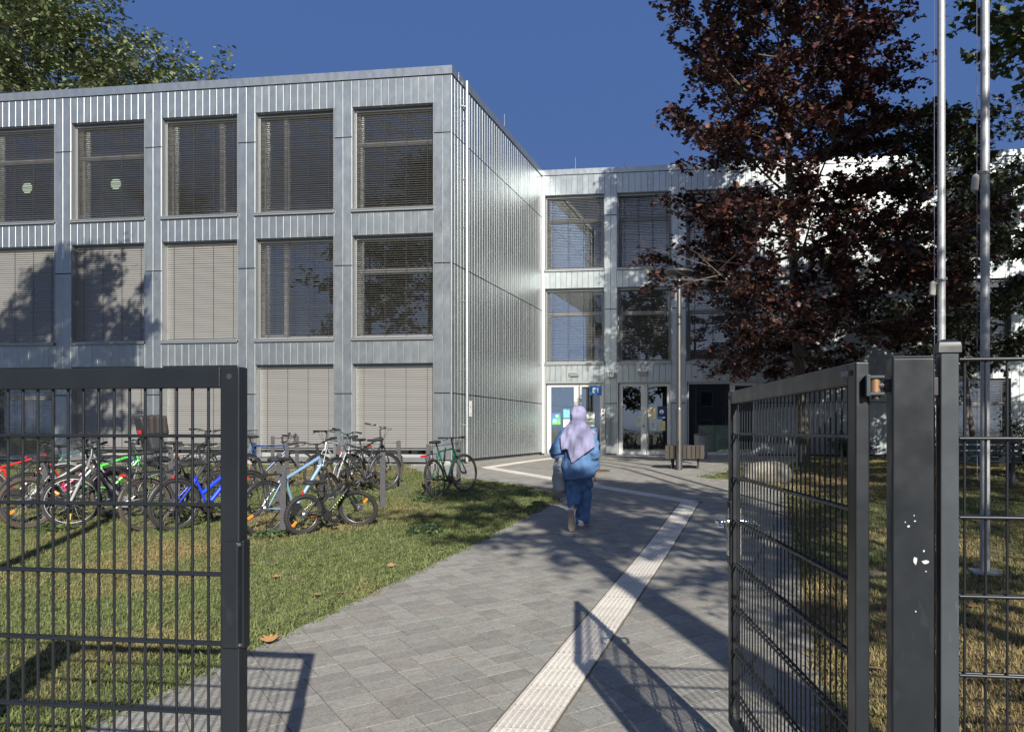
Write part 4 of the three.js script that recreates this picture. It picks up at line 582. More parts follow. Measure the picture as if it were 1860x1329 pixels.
bicycle('grey trekking bike whose front wheel points at the gate', [-8.72, 10.42], az(-138), { col: tint.grey, type: 'diamond', slope: .9, lean: .07, steer: -.18, guards: true, guardM: std({ color: C(.05, .05, .05), roughness: .35 }), saddleH: .95, barH: 1.10, bar: 'riser', barW: .31, silver: true, sus: true, fork: tint.silver, reflF: [.9, 3.0], tube: .019, headlight: true });
bicycle('black mountain bike with brown knobbly tyres at the far-off lawn rack', [-9.86, 9.40], az(24), { col: tint.black, fat: true, tyre: tyreCol.brown, tw: .028, Rw: .345, lean: -.05, steer: .2, slope: .7, sus: true, bar: 'riser', reflR: [4.2], saddleH: .90, barH: 1.02, disc: true });
bicycle('white bicycle with chrome fork at the edge of the picture', [-10.45, 9.95], az(28), { col: white, type: 'trapez', guards: true, chainguard: true, carrier: true, lean: .05, silver: true, saddleH: .90, barH: 1.05, bar: 'swept' });
bicycle('small pink children\'s bike behind the knobbly-tyred mountain bike', [-11.35, 11.05], az(35), { Rw: .25, wb: .80, tw: .022, col: tint.pink, type: 'step', guards: true, guardM: white, lean: .06, saddleH: .66, barH: .86, bar: 'swept', barW: .25, chainguard: true });
bicycle('bright green frame bicycle behind the grey trekking bike', [-10.95, 11.35], az(40), { Rw: .33, wb: 1.0, col: tint.lime, lean: -.05, slope: .85, saddleH: .86, barH: .98, bar: 'riser', tube: .021 });
bicycle('dark blue children\'s bike beside the bright green frame', [-11.3, 11.8], az(30), { Rw: .29, wb: .92, col: tint.navy, lean: .05, saddleH: .76, barH: .94, guards: true });
bicycle('black bicycle carrying a covered child seat', [-10.72, 12.75], az(24), { col: tint.black, type: 'trapez', guards: true, carrier: true, childSeat: true, saddleH: .92, barH: 1.08, bar: 'swept', lean: .04 });
bicycle('dark bicycle with a tall wire basket on its handlebar', [-9.75, 12.35], az(16), { col: tint.anth, type: 'step', guards: true, basket: 'front', carrier: true, saddleH: .92, barH: 1.10, bar: 'swept', lean: -.05 });
bicycle('black road bike with dropped handlebar in the second row', [-9.75, 13.45], az(42), { col: tint.navy, tw: .014, bar: 'drop', saddleH: 1.0, barH: .98, lean: .05, rim: blackTrim, fork: tint.black });
bicycle('silver and black bicycle facing the lawn behind the light blue one', [-7.00, 13.75], az(-155), { col: tint.anth, fork: tint.silver, silver: true, slope: .9, guards: true, saddleH: .95, barH: 1.08, bar: 'riser', lean: -.07, steer: .25, lock: true });
bicycle('tall black bicycle with a rear carrier, last of the cluster before the side wall', [-7.45, 13.35], az(10), { col: tint.black, guards: true, carrier: true, saddleH: .95, barH: 1.12, bar: 'swept', lean: .05, steer: -.3, tyre: tyreCol.brown, silver: true });
bicycle('second silver bicycle half hidden in the cluster before the side wall', [-7.75, 14.35], az(-165), { col: tint.silver, guards: true, carrier: true, saddleH: .96, barH: 1.10, bar: 'flat', lean: .06 });
bicycle('teal bicycle deep in the row behind the pink children\'s bike', [-12.3, 12.0], az(25), { col: tint.teal, guards: true, carrier: true, saddleH: .92, barH: 1.04, bar: 'swept' });
bicycle('red and white bicycle nearest the picture edge', [-11.75, 10.4], az(30), { col: tint.red, guards: true, guardM: white, saddleH: .88, barH: 1.02, bar: 'swept', chainguard: true });
// racks: two flat steel posts joined by a thin rod
function rack(label, [e0, n0], [e1, n1], h = .86) {
  const t = thing('bike_rack', label, 'bike rack', [e0, gh(n0), -n0], 0, 'flat-post bike racks on the lawn');
  for (const [x, N] of [[0, n0], [e1 - e0, n1]]) { const g = new THREE.Shape(), w = .04; g.moveTo(-w, -.05); g.lineTo(-w, h - .02); g.quadraticCurveTo(-w, h, -w + .02, h); g.lineTo(w - .02, h); g.quadraticCurveTo(w, h, w, h - .02); g.lineTo(w, -.05); const q = new THREE.ExtrudeGeometry(g, { depth: .012, bevelEnabled: true, bevelSize: .002, bevelThickness: .002, bevelSegments: 1 }); q.translate(x, gh(N) - gh(n0), -(N - n0)); mesh('post', metreUV(q), M.rackPost, t); }
  new MB().cyl(V(0, h * .97 - .02, 0), V(e1 - e0, gh(n1) - gh(n0) + h * .97 - .02, -(n1 - n0)), .008, .008, 7).build('rod', M.rackPost, t);
}
rack('bike rack whose front post is nearest, between the light blue and lime bikes', [-6.18, 9.41], [-5.94, 11.6]);
rack('bike rack behind the bright blue low-step bicycle', [-8.12, 9.95], [-7.55, 11.4]);
rack('bike rack beside the knobbly-tyred mountain bike', [-10.28, 10.05], [-9.9, 12.0]);
rack('second-row bike rack holding the road bike', [-9.58, 13.7], [-9.05, 13.9]); rack('rearmost bike rack in front of the facade windows', [-10.75, 16.0], [-10.24, 16.1]);
rack('bike rack the dark green bicycle leans on', [-6.0, 13.4], [-5.92, 14.6]); rack('bike rack inside the cluster before the side wall', [-7.95, 13.8], [-7.1, 14.5]);
// ---------------------------------------------------------------- trees
const MAPLE = [[0, -.5], [.10, -.30], [.36, -.36], [.26, -.16], [.50, -.02], [.34, .04], [.40, .22], [.20, .16], [.13, .30], [0, .52], [-.13, .30], [-.20, .16], [-.40, .22], [-.34, .04], [-.50, -.02], [-.26, -.16], [-.36, -.36], [-.10, -.30]];
const LOBED = [[0, -.5], [.34, -.36], [.24, -.14], [.52, .02], [.24, .10], [.22, .28], [0, .54], [-.22, .28], [-.24, .10], [-.52, .02], [-.24, -.14], [-.34, -.36]];
const SIMPLE = [[0, -.5], [.30, -.10], [.22, .22], [0, .5], [-.22, .22], [-.30, -.10]];
function leafCloud(list, shape, size, colorOf, r, droop = .5) { // list of [x, y, z, scale]
  const n = shape.length, N = list.length, pos = new Float32Array(N * (n + 1) * 3), nor = new Float32Array(N * (n + 1) * 3), col = new Float32Array(N * (n + 1) * 3), idx = new Uint32Array(N * n * 3);
  const q = new THREE.Quaternion(), e = new THREE.Euler(), v = V();
  for (let i = 0; i < N; i++) {
    const [x, y, z, sc = 1] = list[i], s = size * sc * (.65 + .7 * r()), c = colorOf(list[i]), o = i * (n + 1);
    e.set(-Math.PI / 2 + (r() - .5) * 2.2 * (1 - droop * .4) + droop * (r() - .1), r() * 6.283, (r() - .5) * 1.6, 'YXZ'); q.setFromEuler(e);
    const fold = .18 + .3 * r(), up = V(0, 0, 1).applyQuaternion(q);
    for (let k = 0; k <= n; k++) { const p = k < n ? shape[k] : [0, 0]; v.set(p[0] * s, p[1] * s, Math.abs(p[0]) * fold * s - p[1] * p[1] * .3 * s).applyQuaternion(q); const a = (o + k) * 3; pos[a] = x + v.x; pos[a + 1] = y + v.y; pos[a + 2] = z + v.z; nor[a] = up.x; nor[a + 1] = up.y; nor[a + 2] = up.z; col[a] = c[0]; col[a + 1] = c[1]; col[a + 2] = c[2]; }
    for (let k = 0; k < n; k++) idx.set([o + k, o + (k + 1) % n, o + n], (i * n + k) * 3);
  }
  const g = new THREE.BufferGeometry(); g.setAttribute('position', new THREE.BufferAttribute(pos, 3)); g.setAttribute('normal', new THREE.BufferAttribute(nor, 3)); g.setAttribute('color', new THREE.BufferAttribute(col, 3)); g.setIndex(new THREE.BufferAttribute(idx, 1)); g.computeVertexNormals(); return g;
}
function limb(pts, r0, r1, rad = 6) { // tapered tube through points
  const c = new THREE.CatmullRomCurve3(pts), n = Math.max(3, pts.length * 2 - 1), f = c.computeFrenetFrames(n, false), pos = [], uv = [], idx = []; const L = c.getLength();
  for (let i = 0; i <= n; i++) { const p = c.getPointAt(i / n), r = lerp(r0, r1, i / n); for (let k = 0; k <= rad; k++) { const a = k / rad * 6.2832, d = f.normals[i].clone().multiplyScalar(Math.cos(a)).addScaledVector(f.binormals[i], Math.sin(a)); pos.push(p.x + d.x * r, p.y + d.y * r, p.z + d.z * r); uv.push(k / rad * r0 * 6, i / n * L); } }
  for (let i = 0; i < n; i++) for (let k = 0; k < rad; k++) { const a = i * (rad + 1) + k; idx.push(a, a + rad + 1, a + 1, a + 1, a + rad + 1, a + rad + 2); }
  const g = new THREE.BufferGeometry(); g.setAttribute('position', new THREE.Float32BufferAttribute(pos, 3)); g.setAttribute('uv', new THREE.Float32BufferAttribute(uv, 2)); g.setIndex(idx); g.computeVertexNormals(); return g;
}
const leafMat = (o = {}) => phys({ vertexColors: true, roughness: .62, transmission: .28, thickness: 0, side: THREE.DoubleSide, ...o });
function tree(name, label, [E, N], o) {
  const { h, tr, h0, h1 = h * .96, profile, n1 = 26, n2 = 7, leaves, size, shape = SIMPLE, color, seed, off = [0, 0], lean = [0, 0], spread = .26, mat, barkMat = M.bark, group = 'trees around the school', keep, elev = [15, 62], twigs = true, reach = () => 1 } = o, r = rand(seed);
  const t = thing(name, label, 'tree', [E, gh(N) - .05, -N], 0, group);
  const tp = (k) => V(lean[0] * k * k + off[0] * k + .10 * Math.sin(k * 5 + seed) * k * (1 - k), h * .97 * k, lean[1] * k * k + off[1] * k + .10 * Math.cos(k * 4 + seed) * k * (1 - k));
  mesh('trunk', limb([0, .015, .08, .2, .35, .5, .65, .8, 1].map(tp).map((p, i) => (i === 0 ? p.setY(-.1) : p)), tr * 1.12, tr * .10, 12), barkMat, t);
  const br = [], tips = [];
  for (let i = 0; i < n1; i++) {
    const u = (i + .2 + .6 * r()) / n1, y = lerp(h0, h1, u ** .92), k = clamp(y / (h * .97), 0, 1), p0 = tp(k), a = i * 2.39996 + (r() - .5) * .8 + seed, L = interp(profile, (y - h0) / (h1 - h0)) * (.72 + .42 * r()) * reach(y, Math.cos(a)), el = R(lerp(elev[0], elev[1], u) + (r() - .5) * 16), d = V(Math.cos(a) * Math.cos(el), Math.sin(el), Math.sin(a) * Math.cos(el));
    const p = (s) => V(p0.x + d.x * L * s, p0.y + d.y * L * s + .12 * L * s * s - .05 * L * Math.sin(s * 3), p0.z + d.z * L * s + .06 * L * Math.sin(s * 4 + i));
    const rr = Math.max(.012, tr * (1 - k) * .42 + .008); br.push(limb([0, .3, .6, 1].map(p), rr, .006, 5));
    const m = Math.max(3, Math.round(n2 * (.6 + L / 5)));
    for (let j = 0; j < m; j++) {
      const s = .22 + .78 * (j + r() * .8) / m, q0 = p(s), b = a + (r() < .5 ? -1 : 1) * R(28 + 45 * r()), e2 = el * .6 + R((r() - .42) * 60), l2 = L * lerp(.48, .20, s) * (.7 + .6 * r()) + .25, d2 = V(Math.cos(b) * Math.cos(e2), Math.sin(e2), Math.sin(b) * Math.cos(e2)), q = (w) => V(q0.x + d2.x * l2 * w, q0.y + d2.y * l2 * w - .06 * l2 * w * w, q0.z + d2.z * l2 * w);
      br.push(limb([q(0), q(.5), q(1)], Math.max(.006, rr * .4 * (1 - s * .5)), .003, 4)); tips.push([q, l2]);
      if (twigs) for (let w = 0; w < 2; w++) { const s3 = .35 + .6 * r(), f0 = q(s3), b3 = b + (r() - .5) * 2.6, d3 = V(Math.cos(b3), (r() - .35) * .9, Math.sin(b3)).normalize(), l3 = .25 + .45 * r() * l2, f = (w2) => V(f0.x + d3.x * l3 * w2, f0.y + d3.y * l3 * w2, f0.z + d3.z * l3 * w2); br.push(limb([f(0), f(.5), f(1)], .004, .0025, 3)); tips.push([f, l3 * .8]); }
    }
  }
  mesh('branches', mergeGeometries(br), barkMat, t);
  const W = tips.reduce((s, x) => s + x[1], 0), list = []; let acc = 0;
  for (const [q, l] of tips) { acc += leaves * l / W * (.45 + 1.1 * r()); while (acc > 0) { acc--; const s = .12 + .95 * r(), c = q(s), g = () => (r() + r() + r() - 1.5) * spread; const it = [c.x + g(), c.y + g() * .7 - .05, c.z + g(), 1]; if (!keep || keep(it[0] + E, it[1] + gh(N), -(it[2] - N))) list.push(it); } }
  mesh('crown', leafCloud(list, shape, size, () => color(r), r), mat, t);
  return t;
}
const pick = (r, cs) => { const c = cs[Math.floor(r() * cs.length)], k = .75 + .5 * r(); return c.map((v) => v * k); };
const maroon = (r) => { const u = r(); return u < .70 ? pick(r, [[.045, .016, .017], [.038, .015, .018], [.055, .019, .017]]) : u < .93 ? pick(r, [[.085, .028, .016], [.10, .035, .018], [.075, .024, .018]]) : u < .975 ? pick(r, [[.14, .05, .02], [.12, .05, .02]]) : pick(r, [[.05, .055, .018], [.09, .08, .02]]); };
const greens = (r) => { const u = r(); return u < .8 ? pick(r, [[.045, .075, .018], [.055, .090, .022], [.040, .066, .020]]) : u < .95 ? pick(r, [[.085, .110, .024], [.10, .115, .025]]) : pick(r, [[.20, .13, .02], [.16, .10, .02]]); };
const planeGreen = (r) => pick(r, [[.135, .170, .060], [.155, .190, .07], [.11, .145, .05], [.18, .205, .085]]);
const gap = (e, y, n) => { const E0 = e + (n + .5) * .5317, H0 = y + (n + .5) * .602; return !(E0 > 2.78 && E0 < 3.5 && H0 > 7.4 && H0 < 8.7); };   // an opening in the crowns that lets the sun through to the walker
const mRed = leafMat({ roughness: .5, transmission: .18 }), mGreen = leafMat();
tree('maple_tree', 'dark red-leaved maple in front of the bright wing', [.95, 20.3], { h: 15.6, tr: .15, h0: 2.6, h1: 15.0, profile: [[0, 3.2], [.13, 4.5], [.26, 3.5], [.5, 3.0], [.72, 2.8], [.9, 1.6], [1, .7]], n1: 58, n2: 9, leaves: 47000, size: .148, reach: (y, c) => c < -.1 ? (y < 3.3 ? .62 : y < 4.6 ? 1.05 : y < 9 ? .86 : 1.12) : 1, shape: LOBED, color: maroon, keep: (e, y, n) => !(n < 18.7 && y > 4.75 && y < 6.4 && e < -.5), seed: 3, off: [-.75, .2], mat: mRed, spread: .20, elev: [-6, 60], barkMat: std({ color: C(.115, .10, .078), roughness: .95, map: speckle }) });
tree('young_maple', 'young dark green maple tied to stakes near the wing', [5.6, 22.2], { h: 9.3, tr: .075, h0: 2.6, h1: 9.0, profile: [[0, 2.2], [.25, 2.9], [.5, 2.5], [.8, 1.6], [1, .5]], n1: 30, n2: 8, leaves: 15000, size: .15, shape: LOBED, color: (r) => pick(r, [[.028, .050, .014], [.034, .056, .018], [.045, .062, .02], [.05, .03, .018]]), seed: 8, off: [-1.1, .3], mat: mGreen, spread: .22, elev: [0, 58] });
tree('green_tree', 'tall green tree with yellowing leaves at the picture edge behind the flagpoles', [7.3, 12.3], { h: 14, tr: .19, h0: 3.4, h1: 13.6, profile: [[0, 3.0], [.2, 4.1], [.5, 4.2], [.8, 3.0], [1, .8]], n1: 40, n2: 10, leaves: 24000, size: .16, shape: LOBED, color: greens, seed: 15, mat: mGreen, spread: .22, elev: [0, 55] });
tree('green_tree', 'broad green tree by the wing, reaching in from the picture edge', [9.9, 20.6], { h: 15, tr: .2, h0: 3.0, h1: 14.6, profile: [[0, 3.0], [.25, 3.8], [.6, 3.6], [.85, 2.4], [1, .7]], n1: 32, n2: 9, leaves: 15000, size: .17, shape: SIMPLE, color: greens, seed: 17, mat: mGreen, spread: .26, elev: [0, 55] });
tree('plane_tree', 'tall sunlit green tree rising behind the flat roof', [-36.5, 36.5], { h: 22.6, tr: .40, h0: 9, h1: 21.8, profile: [[0, 7], [.3, 8.4], [.6, 7.4], [.85, 4.4], [1, 1.2]], n1: 50, n2: 11, leaves: 46000, size: .27, shape: SIMPLE, color: planeGreen, seed: 21, mat: leafMat({ transmission: .35 }), spread: .5, twigs: false, elev: [5, 62] });
// trees outside the frame whose shadows and reflections the photograph shows
tree('street_tree', 'slender street tree whose trunk shadow crosses the path', [2.75, -.5], { h: 9.8, tr: .225, h0: 6.2, h1: 9.2, profile: [[0, 1.2], [.35, 1.8], [.7, 1.3], [1, .4]], n1: 16, n2: 6, leaves: 2400, keep: gap, size: .17, color: greens, seed: 31, mat: mGreen, spread: .30, group: 'trees along the street' });
tree('street_tree', 'leafy street tree behind the fence, next along from the slender one', [5.1, -.7], { h: 10.0, tr: .17, h0: 4.5, h1: 9.4, profile: [[0, 2.1], [.35, 2.6], [.7, 1.9], [1, .4]], n1: 28, n2: 8, leaves: 9500, keep: gap, size: .17, color: greens, seed: 37, mat: mGreen, spread: .32, group: 'trees along the street' });
tree('street_tree', 'broad street tree farthest along the fence', [11.2, -.4], { h: 13, tr: .18, h0: 3.2, h1: 12.5, profile: [[0, 2.6], [.35, 3.8], [.7, 3.0], [1, .8]], n1: 30, n2: 8, leaves: 11000, size: .18, color: greens, seed: 41, mat: mGreen, spread: .32, group: 'trees along the street' });
tree('lawn_tree', 'lawn tree beside the bikes whose crown shades the closed blinds', [-13.9, 8.0], { h: 13.0, tr: .14, h0: 7.2, h1: 12.2, profile: [[0, 2.6], [.25, 3.0], [.5, 2.2], [.8, 1.2], [1, .3]], n1: 30, n2: 8, leaves: 15000, size: .17, color: greens, seed: 47, mat: mGreen, spread: .24, off: [.5, 0], group: 'trees along the street' });
for (const [E, N, h, s, l] of [[-11, -17, 15, 53, 'rounded street tree across the road, straight behind the gate'], [-19, -15, 17, 59, 'lower street tree across the road, behind the lawn'], [-28, -14, 18, 61, 'tall street tree across the road, farthest along'], [-38, -8, 17, 71, 'wide street tree across the road near the corner']])
  tree('road_tree', l, [E, N], { h, tr: .2, h0: h * .22, h1: h * .96, profile: [[0, 3.0], [.3, 5.0], [.7, 3.8], [1, .8]], n1: 26, n2: 7, leaves: 6500, size: .40, color: greens, seed: s, mat: mGreen, spread: .5, twigs: false, group: 'trees across the road' });
{ // mast outside the frame: its thin shadow lies over the lawn
  const t = thing('lamp_mast', 'tall street lamp mast outside the fence, its shadow over the lawn', 'street lamp', [-5.41, 0, -1.6]); new MB().lathe([[.11, 0], [.11, 2.2], [.095, 2.4], [.085, 7.6], [.05, 7.7]], 18).build('mast', M.lamp, t); new MB().rbox(.9, .10, .24, .35, 7.72, 0, .03, 0, 0, .06).build('lamp_head', M.lamp, t);
  t.position.set(-5.41 + 1.1 * Math.tan(R(28)), 0, -1.6);
}
{ // house across the road, mirrored in the entrance glass
  const t = thing('house_across', 'pale three-storey house across the road, mirrored in the entrance glass', 'house', [4, 0, 36]); const wm = std({ color: C(.24, .22, .19), roughness: .95, map: speckle });
  new MB().ab(-16, 16, 0, 10.5, 0, 9).build('wall', wm, t); new MB().ab(-16.4, 16.4, 10.5, 10.9, -.4, 9.4).build('roof', M.concrete, t);
  const wg = new THREE.BoxGeometry(1.3, 1.6, .12), fg = new THREE.BoxGeometry(1.44, 1.74, .06), gm = std({ color: C(.03, .035, .04), roughness: .15 }); for (let k = 0; k < 3; k++) for (let i = 0; i < 10; i++) { const f = mesh('window', fg, M.whiteFrame, t); f.position.set(-14 + i * 3.1, 2 + k * 3.3, -.03); const p = mesh('pane', wg, gm, f); p.position.set(0, 0, -.01); }
}
// stakes and watering bag of the young maple
for (const [x, N, l] of [[5.28, 21.9, 'pale wooden tree stake next to the young maple trunk'], [5.95, 22.5, 'pale wooden tree stake behind the young maple trunk']]) { const t = thing('tree_stake', l, 'tree stake', [x, gh(N), -N]); new MB().cyl(V(0, -.1, 0), V(.04, 1.95, 0), .045, .04, 10).build('stake', std({ color: C(.20, .19, .20), roughness: .9, map: grain }), t); new MB().torus(.06, .012, .03, 1.7, 0, Math.PI / 2, 0, 0, 5, 14).build('strap', M.black, t); }
{ const t = thing('watering_bag', 'dark green watering bag zipped round the young maple foot', 'watering bag', [5.6, GB, -22.2]); new MB().lathe([[.30, 0], [.34, .08], [.32, .30], [.22, .52], [.12, .62], [.10, .64]], 20).build('bag', std({ color: C(.012, .045, .045), roughness: .7 }), t); new MB().box(.02, .55, .02, 0, .32, .30, -.30).build('zip', M.black, t); }
function shrub(label, [E, N], w, h, n, seed, color) { const r = rand(seed), t = thing('shrub', label, 'shrub', [E, gh(N), -N], 0, 'shrubs on the dry lawn'), br = [], list = []; for (let i = 0; i < 16; i++) { const a = r() * 6.28, e = .5 + r() * .9, L = h * (.6 + .5 * r()), d = V(Math.cos(a) * Math.cos(e) * w / h, Math.sin(e), Math.sin(a) * Math.cos(e) * w / h), p = (s) => V(d.x * L * s, d.y * L * s - .1 * L * s * s, d.z * L * s); br.push(limb([p(0), p(.5), p(1)], .012, .003, 4)); for (let k = 0; k < n / 16; k++) { const q = p(.25 + .8 * r()); list.push([q.x + (r() - .5) * .3, q.y + (r() - .5) * .25, q.z + (r() - .5) * .3]); } } mesh('stems', mergeGeometries(br), M.bark, t); mesh('foliage', leafCloud(list, SIMPLE, .075, () => color(r), r), mGreen, t); }
shrub('dark rounded shrub behind the fence beyond the flagpole foot', [5.4, 17.0], 1.1, 1.5, 2600, 91, (r) => pick(r, [[.03, .045, .015], [.04, .055, .02]]));
shrub('sparse twiggy shrub at the picture edge behind the fence', [5.6, 15.0], .8, 1.6, 900, 93, greens);
shrub('low wide shrub at the foot of the wing behind the boulder', [2.6, 25.6], 1.3, .8, 1800, 95, (r) => pick(r, [[.04, .06, .02], [.06, .075, .025]]));
shrub('tall loose shrub outside the fence, its shade falling on the dry lawn', [3.5, .5], 2.2, 4.2, 2600, 101, greens);
shrub('second tall shrub outside the fence farther from the gate', [5.6, 1.0], 2.2, 4.4, 2600, 103, greens);
shrub('broad shrub outside the fence between the street trees', [7.6, .6], 2.4, 4.6, 2600, 107, greens);
// ---------------------------------------------------------------- lawn grass, weeds, fallen leaves
{
  const r = rand(2024);
  function tuft(n, hgt, rad, seed) { const q = rand(seed), pos = [], idx = []; for (let i = 0; i < n; i++) { const a = q() * 6.28, d = Math.sqrt(q()) * rad, x = Math.cos(a) * d, z = Math.sin(a) * d, b = q() * 6.28, w = .0024 + .0016 * q(), h = hgt * (.5 + .7 * q()), k = (.3 + .9 * q()) * h, cx = Math.cos(b), cz = Math.sin(b), o = pos.length / 3; pos.push(x - cz * w, -.004, z + cx * w, x + cz * w, -.004, z - cx * w, x + cx * k * .45 - cz * w * .8, h * .62, z + cz * k * .45 + cx * w * .8, x + cx * k * .45 + cz * w * .8, h * .62, z + cz * k * .45 - cx * w * .8, x + cx * k, h * (.98 - .25 * q()), z + cz * k); idx.push(o, o + 1, o + 3, o, o + 3, o + 2, o + 2, o + 3, o + 4); } const g = new THREE.BufferGeometry(); g.setAttribute('position', new THREE.Float32BufferAttribute(pos, 3)); g.setIndex(idx); g.computeVertexNormals(); return g; }
  const gm = phys({ color: 0xffffff, roughness: .8, transmission: .25, thickness: 0, side: THREE.DoubleSide });
  const geos = [tuft(15, .045, .055, 1), tuft(18, .036, .07, 2), tuft(12, .062, .05, 3)], spots = [[], [], []];
  const inView = (e, n) => { const lat = e * Math.cos(R(7.49)) + n * Math.sin(R(7.49)), d = n * Math.cos(R(7.49)) - e * Math.sin(R(7.49)), px = 1205 + 1430 * lat / d; return d > 2.5 && px > -420 && px < 2250 && 782 - 1430 * (gh(n) - CAM_H) / d < 1390; };
  const put = (e, n, den) => {
    if (r() > den || inPoly(e, n, PAVED) && polyDist(e, n, PAVED) > .035 * r() || !inView(e, n)) return;
    const br = bare(e, n), dry = dryness(e, n); if (r() < br * .85) return;
    const k = r() < .12 ? 2 : r() < .5 ? 1 : 0, edge = polyDist(e, n, PAVED) < .25 ? 1.35 : 1; spots[k].push([e, n, (.7 + .6 * r()) * edge, dry, r()]);
  };
  const area = (e0, e1, n0, n1, per) => { const c = Math.round((e1 - e0) * (n1 - n0) * per); for (let i = 0; i < c; i++) put(lerp(e0, e1, r()), lerp(n0, n1, r()), 1); };
  area(-12, -3.3, 2.4, 9, 560); area(-13.5, -3.1, 9, 13, 330); area(-20, -3.5, 13, 19, 170);
  area(.25, 3.2, 3.4, 9, 480); area(.1, 7, 9, 15, 260); area(-1.8, 9, 15, 26.5, 130);
  geos.forEach((g, k) => { const L = spots[k], m = new THREE.InstancedMesh(g, gm, L.length), c = new THREE.Color(); m.name = numbered('grass'); m.userData = { kind: 'stuff', label: ['short mown grass covering the lawn', 'fine low grass between the taller blades of the lawn', 'longer grass blades scattered over the lawn'][k], category: 'grass' };
    L.forEach(([e, n, s, dry, u], i) => { m.setMatrixAt(i, mat4(e, gh(n) - .016, -n, 0, u * 6.28, 0, V(s, s * (.62 + .34 * u), s))); const d = clamp(dry + (u - .5) * .5, 0, 1), f = .8 + .45 * ((u * 7.3) % 1); c.setRGB(lerp(.104, .225, d) * f, lerp(.138, .170, d) * f, lerp(.032, .064, d) * f); m.setColorAt(i, c); }); m.receiveShadow = true; m.castShadow = true; scene.add(m); });
  // clumps of broad-leaved weeds under the bikes
  for (const [e, n, l] of [[-6.6, 12.2, 'clump of broad weeds under the silver and black bicycle'], [-5.55, 12.35, 'clump of weeds round the dark green bicycle wheel'], [-9.3, 9.25, 'clump of weeds in front of the grey trekking bike'], [-6.1, 9.1, 'clump of weeds at the foot of the nearest rack post'], [-4.35, 9.6, 'small weed clump alone on the lawn by the path']]) { const t = thing('weed_clump', l, 'weed', [e, gh(n) - .01, -n], 0, 'weed clumps in the lawn'), q = rand(Math.round(e * 91 + n * 7)), list = []; for (let i = 0; i < 130; i++) { const a = q() * 6.28, d = .24 * Math.sqrt(q()); list.push([Math.cos(a) * d, .02 + .12 * q() * (1 - d * 2.5), Math.sin(a) * d]); } mesh('leaves', leafCloud(list, SIMPLE, .055, () => pick(q, [[.055, .10, .025], [.07, .12, .03], [.045, .08, .02]]), q), gm2(), t); }
  function gm2() { return mGreen; }
}
{ // fallen maple leaves
  const r = rand(606), cols = [[.34, .17, .065], [.30, .18, .09], [.38, .20, .07], [.24, .13, .065]], mats = cols.map((c) => phys({ color: C(...c), roughness: .8, transmission: .15, thickness: 0 }));
  const shape = (s, cur) => { const pos = [], idx = [], n = MAPLE.length; for (const p of [...MAPLE, [0, 0]]) pos.push(p[0] * s, (p[0] * p[0] * 1.6 + p[1] * p[1] * .9) * s * cur, p[1] * s); for (let i = 0; i < n; i++) idx.push(n, i, (i + 1) % n); const g = new THREE.BufferGeometry(); g.setAttribute('position', new THREE.Float32BufferAttribute(pos, 3)); g.setIndex(idx); g.computeVertexNormals(); return metreUV(g); };
  const spots = [[-3.38, 5.0, .14, 'large pale brown maple leaf at the path edge next to the closed gate leaf'], [-3.75, 7.5, .10, 'orange leaf on the lawn edge halfway along the path'], [-3.62, 6.35, .11, 'orange-brown leaf lying at the grass edge near the paving'], [-3.80, 6.25, .09, 'small orange leaf beside the one at the grass edge'], [-3.55, 8.3, .09, 'orange leaf on the grass edge below the person\'s shade'], [-4.6, 6.9, .10, 'brown leaf out on the lawn between path and bikes'], [-5.2, 7.4, .09, 'small brown leaf on the lawn below the lime children\'s bike'], [-4.9, 5.9, .09, 'brown leaf on the lawn seen through the closed gate leaf'], [.62, 5.4, .12, 'brown leaf on the dry lawn between swung leaf and wide post'], [.66, 4.9, .11, 'second brown leaf on the dry lawn below the first by the wide post'], [.80, 7.6, .10, 'small pale leaf on the dry lawn higher up by the wide post'], [1.62, 6.5, .10, 'orange leaf on the dry lawn behind the mesh fence']];
  for (const [e, n, s, l] of spots) { const m = mesh('fallen_leaf', shape(s, .15 + .5 * r()), mats[Math.floor(r() * 4)]); m.position.set(e, gh(n) + .024, -n); m.rotation.set((r() - .5) * .5, r() * 6.28, (r() - .5) * .5); tag(m, l, 'leaf', e > 0 ? 'fallen leaves on the dry lawn' : 'fallen leaves on the green lawn'); }
}
